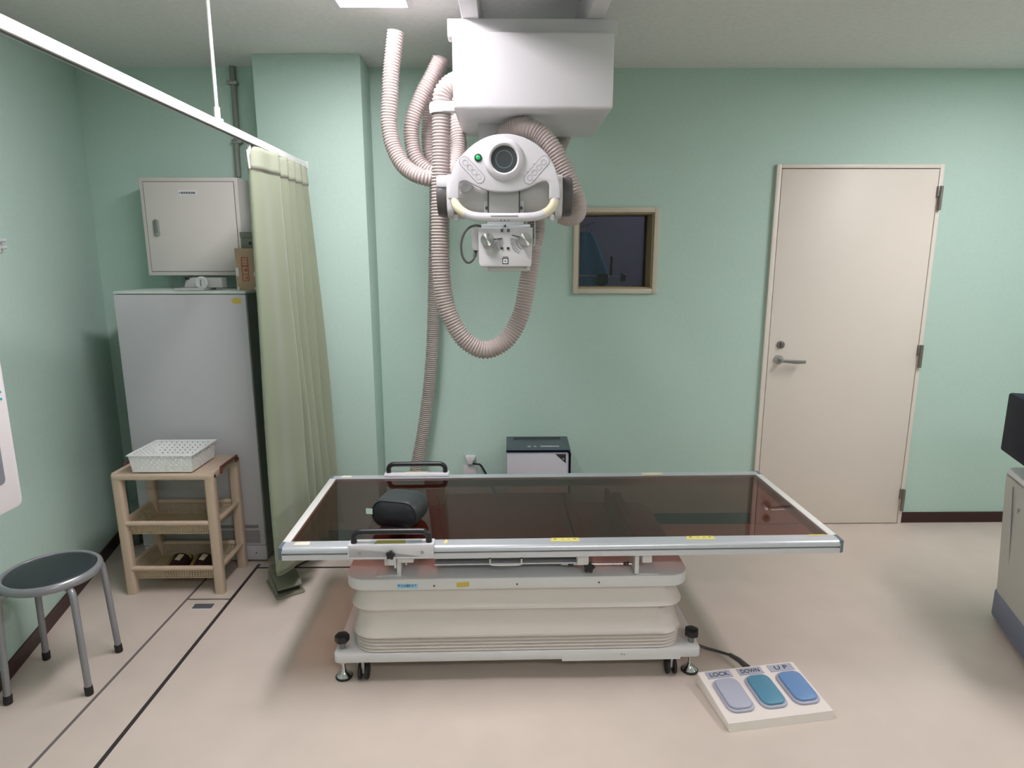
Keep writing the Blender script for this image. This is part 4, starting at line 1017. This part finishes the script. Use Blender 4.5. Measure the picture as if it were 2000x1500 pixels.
obj('plug_body', B().prism([(-.228, YW - .03, .428), (-.172, YW - .03, .428), (-.176, YW - .03, .408), (-.186, YW - .03, .400), (-.188, YW - .03, .380), (-.218, YW - .03, .380), (-.220, YW - .03, .400), (-.226, YW - .03, .410)], (0, .029, 0), bev=.002), M_WHITE, sk)
obj('socket_plate', B().b2((-.245, YW - .010, .28), (-.165, YW - .0005, .368), bev=.003), M_OFFW, sk)
obj('cord', B().tube(catmull([(-.188, YW - .03, .386), (-.165, YW - .035, .384), (-.14, YW - .032, .374), (-.10, YW - .03, .30), (-.02, YW - .03, .14), (.10, YW - .05, .06)], .01), .006, seg=8), M_BLACK, sk)

# ================================================================== FOOT CONTROL (bottom right)
fs_ = thing('foot_control', 'cream floor control box with blue LOCK, DOWN and UP pedals', 'foot switch', (.905, 1.98, 0), rotz=rad(8.7), local=True)
# local: far edge at y=+.125, x from -.182 to .182
obj('housing', B().prism([(-.192, .125, .0005), (-.192, .118, .052), (-.192, -.12, .030), (-.192, -.125, .0005)], (.384, 0, 0), bev=.006), M_CREAMB, fs_)
def fz(y): return .052 - (.118 - y) * (.022 / .238)
for xc, word, pm in ((-.118, 'LOCK', M_LILAC), (0.004, 'DOWN', M_TEALB), (.126, 'U P', M_BLUE)):
    y0_, y1_ = .078, .112
    lb_ = obj('pedal_label', B().prism([(xc - .048, y0_, fz(y0_) + .0006), (xc + .048, y0_, fz(y0_) + .0006), (xc + .048, y1_, fz(y1_) + .0006), (xc - .048, y1_, fz(y1_) + .0006)], (0, 0, .001)), M_LILAC, fs_)
    text('lettering', word, .026, M_INK, lb_, (xc, .0945, fz(.0945) + .0019), (1, 0, 0), (0, 1, .0924), width=.072 if word != 'U P' else .050)
    pts = [(xc + x, -.010 + y, fz(-.010 + y) + .001) for x, y in rrect(.100, .150, .030)]
    pd = obj('pedal_rim', B().prism(pts, (0, 0, .008), bev=.003), M_LILAC, fs_)
    pts = [(xc + x, -.010 + y, fz(-.010 + y) + .008) for x, y in rrect(.086, .136, .026)]
    obj('pedal_pad', B().prism(pts, (0, 0, .010), bev=.005), pm, pd)
# cable to the table base
rot = Matrix.Rotation(-rad(8.7), 3, 'Z')
def FL(x, y, z): v = rot @ (Vector((x, y, z)) - Vector((.905, 1.98, 0))); return tuple(v)
obj('cable_boot', B().tube([FL(.872, 2.215, .022), FL(.890, 2.170, .030), FL(.905, 2.120, .032)], .011, seg=12, rfun=lambda i: (.008, .010, .012)[i]), M_DKGREY, fs_)
obj('cable', B().tube(catmull([FL(.70, 2.30, .060), FL(.745, 2.298, .024), FL(.79, 2.288, .008), FL(.835, 2.262, .008), FL(.873, 2.213, .022)], .01), .0055, seg=10), M_DKGREY, fs_)

# ================================================================== MACHINE AT THE RIGHT EDGE
mc = thing('mobile_machine', 'grey white mobile machine with a navy screen at the right edge', 'machine', (2.12, 2.52, 0), rotz=-rad(20), local=True)
# local: left side face lies in the plane x=0 and runs towards -y from the far corner at the origin
def mprism(lo_in, z0, z1, x0, x1, y0, y1, r, bev): return None
b = B(); zs = [(.055, .0), (.14, -.004), (.35, -.022), (.60, -.044), (.655, -.046)]; rings = []
base = rrect(.50, .62, .06, 6)
for z, dx in zs: rings.append([b.bm.verts.new((.25 + x * (1 - dx * .6) + dx * .15 + dx * .4, -.31 + y, z)) for x, y in base])
for a, c in zip(rings, rings[1:]):
    for k in range(len(a)): b.bm.faces.new((a[k], a[(k + 1) % len(a)], c[(k + 1) % len(a)], c[k]))
b.bm.faces.new(list(reversed(rings[0]))); b.bm.faces.new(rings[-1])
body = obj('body', b, M_CART, mc)
obj('top_cover', B().prism([(.235 + x * 1.06, -.31 + y * 1.02, .655) for x, y in base], (0, 0, .026), bev=.012, seg=3), M_CARTT, mc)
obj('bumper', B().prism([(.25 + x * 1.03, -.31 + y * 1.02, .022) for x, y in base], (0, 0, .118), bev=.010), M_BUMP, mc)
obj('panel_seam', B().box((-.018, -.15, .39), (.004, .003, .50), rot=Matrix.Rotation(rad(-5), 3, 'Y')), M_INKG, body)
text('lettering', 'P', .030, M_INKG, body, (-.032, -.205, .555), (0, -1, 0), (0, 0, 1))
for x, y in ((.07, -.08), (.43, -.08), (.07, -.54), (.43, -.54)):
    obj('castor', B().cyl((x - .012, y, .030), (x + .012, y, .030), .030, seg=22, bev=.004), M_BLACKM, mc)
obj('front_foot', B().prism([(x, -.60 + y, .0005) for x, y in rrect(.05, .13, .02)], (0, 0, .035), bev=.006), M_PINKG, mc)
obj('screen_stem', B().b2((.20, -.22, .680), (.28, -.14, .80), bev=.008), M_CART, mc)
scr = obj('screen_panel', B().b2((-.032, -.46, .735), (.40, .055, .985), bev=.010), M_NAVY, mc, label='navy black screen housing')
obj('screen_knob', B().lathe([(0, 0), (.035, 0), (.042, .02), (.040, .06), (.030, .085), (0, .09)], (.03, -.20, .985), (0, 0, 1), 28), M_MIDGREY, mc)

# ================================================================== LEFT EDGE: BUCKY STAND, WALL HOOK
bk = thing('bucky_stand', 'white upright panel with teal marks at the left edge before the wall', 'stand', (-1.55, 1.52, 0))
BXF, BYR, BZ0_ = -1.45, 1.822, .815
def panel(y0, y1, z0, z1, r, x, ext):
    return B().prism([(x, (y0 + y1) / 2 + a, (z0 + z1) / 2 + c) for a, c in rrect(y1 - y0, z1 - z0, r, 8)], (ext, 0, 0), bev=.004)
fp_ = obj('front_panel', panel(BYR - .60, BYR, BZ0_, BZ0_ + .62, .022, BXF - .05, .05), M_BUCKY, bk)
obj('detector_window', panel(BYR - .552, BYR - .052, .900, 1.19, .014, BXF - .002, .0035), M_GLASSG, fp_)
for zc in (1.205, 1.153):
    for sg in (1, -1):
        obj('teal_mark', B().box((BXF + .0008, BYR - .022 - .012, zc + sg * .0055), (.001, .034, .006), rot=Matrix.Rotation(sg * rad(20), 3, 'X')), M_TEAL, fp_)
obj('column', B().b2((-1.60, 1.46, 0.02), (-1.505, 1.58, 1.50), bev=.008), M_WHITE, bk)
obj('floor_plate', B().b2((-1.645, 1.38, 0.0005), (-1.46, 1.66, .02), bev=.004), M_WHITE, bk)
# hook
hy = 2.535; hxw = xl(hy)
nn = Vector((1, .2402, 0)).normalized(); tt = Vector((-.2402, 1, 0)).normalized()
hk = thing('wall_hook', 'small white double peg on the left wall', 'hook', (hxw, hy, 1.59))
obj('back_plate', B().box(Vector((hxw, hy, 1.592)) + nn * .003 - tt * .012, (.006, .036, .060), rot=Matrix.Rotation(math.atan2(.2402, 1), 3, 'Z'), bev=.002), M_WHITE, hk)
for zz in (1.606, 1.580):
    obj('peg', B().cyl(Vector((hxw, hy - .004, zz)) + nn * .005, Vector((hxw, hy - .004, zz + .004)) + nn * .028, .0065, seg=14, bev=.002), M_WPLA, hk)

# ================================================================== CONTROL ROOM THINGS SEEN THROUGH THE WINDOW
cr = thing('lead_apron', 'blue apron hanging in the dark room behind the window', 'apron', (.56, 4.10, 1.72))
def apron(u, v):
    z = 1.700 - .62 * v; half = .045 + .115 * min(1, v * 2.4) ** .8
    x = .495 + (2 * u - 1) * half; return (x, 4.10 - .018 * math.cos(7 * (2 * u - 1)) * (.4 + v), z)
o = obj('apron_cloth', B().grid(apron, 30, 30), M_GOWN, cr, smooth=180)
md = o.modifiers.new('thickness', 'SOLIDIFY'); md.thickness = .006
obj('hanger', B().cyl((.525, 4.10, 1.690), (.525, 4.10, 1.73), .006, seg=10).tube(catmull([(.525, 4.10, 1.73), (.54, 4.11, 1.75), (.57, 4.14, 1.765), (.57, 4.97, 1.77)], .02), .004, seg=8), M_BAR, cr)
ds = thing('steel_stand', 'dark stand with a pale crossbar in the room behind the window', 'stand', (.66, 4.0, 0))
obj('crossbar', B().cyl((.38, 3.98, 1.435), (.715, 3.98, 1.425), .006, seg=12), M_BAR, ds)
obj('clamp_block', B().b2((.565, 3.95, 1.38), (.635, 4.01, 1.445), bev=.004), M_BLACKM, ds)
obj('upright_rod', B().cyl((.660, 4.0, 1.43), (.660, 4.0, 1.55), .008, seg=12), M_BLACKM, ds)
obj('end_knob', B().cyl((.715, 3.98, 1.425), (.745, 3.98, 1.424), .026, seg=20, bev=.004), M_DKGREY, ds)
obj('post', B().b2((.58, 3.96, .02), (.62, 4.0, 1.385)), M_BLACKM, ds)
obj('foot_plate', B().b2((.45, 3.86, .0005), (.75, 4.10, .02)), M_BLACKM, ds)
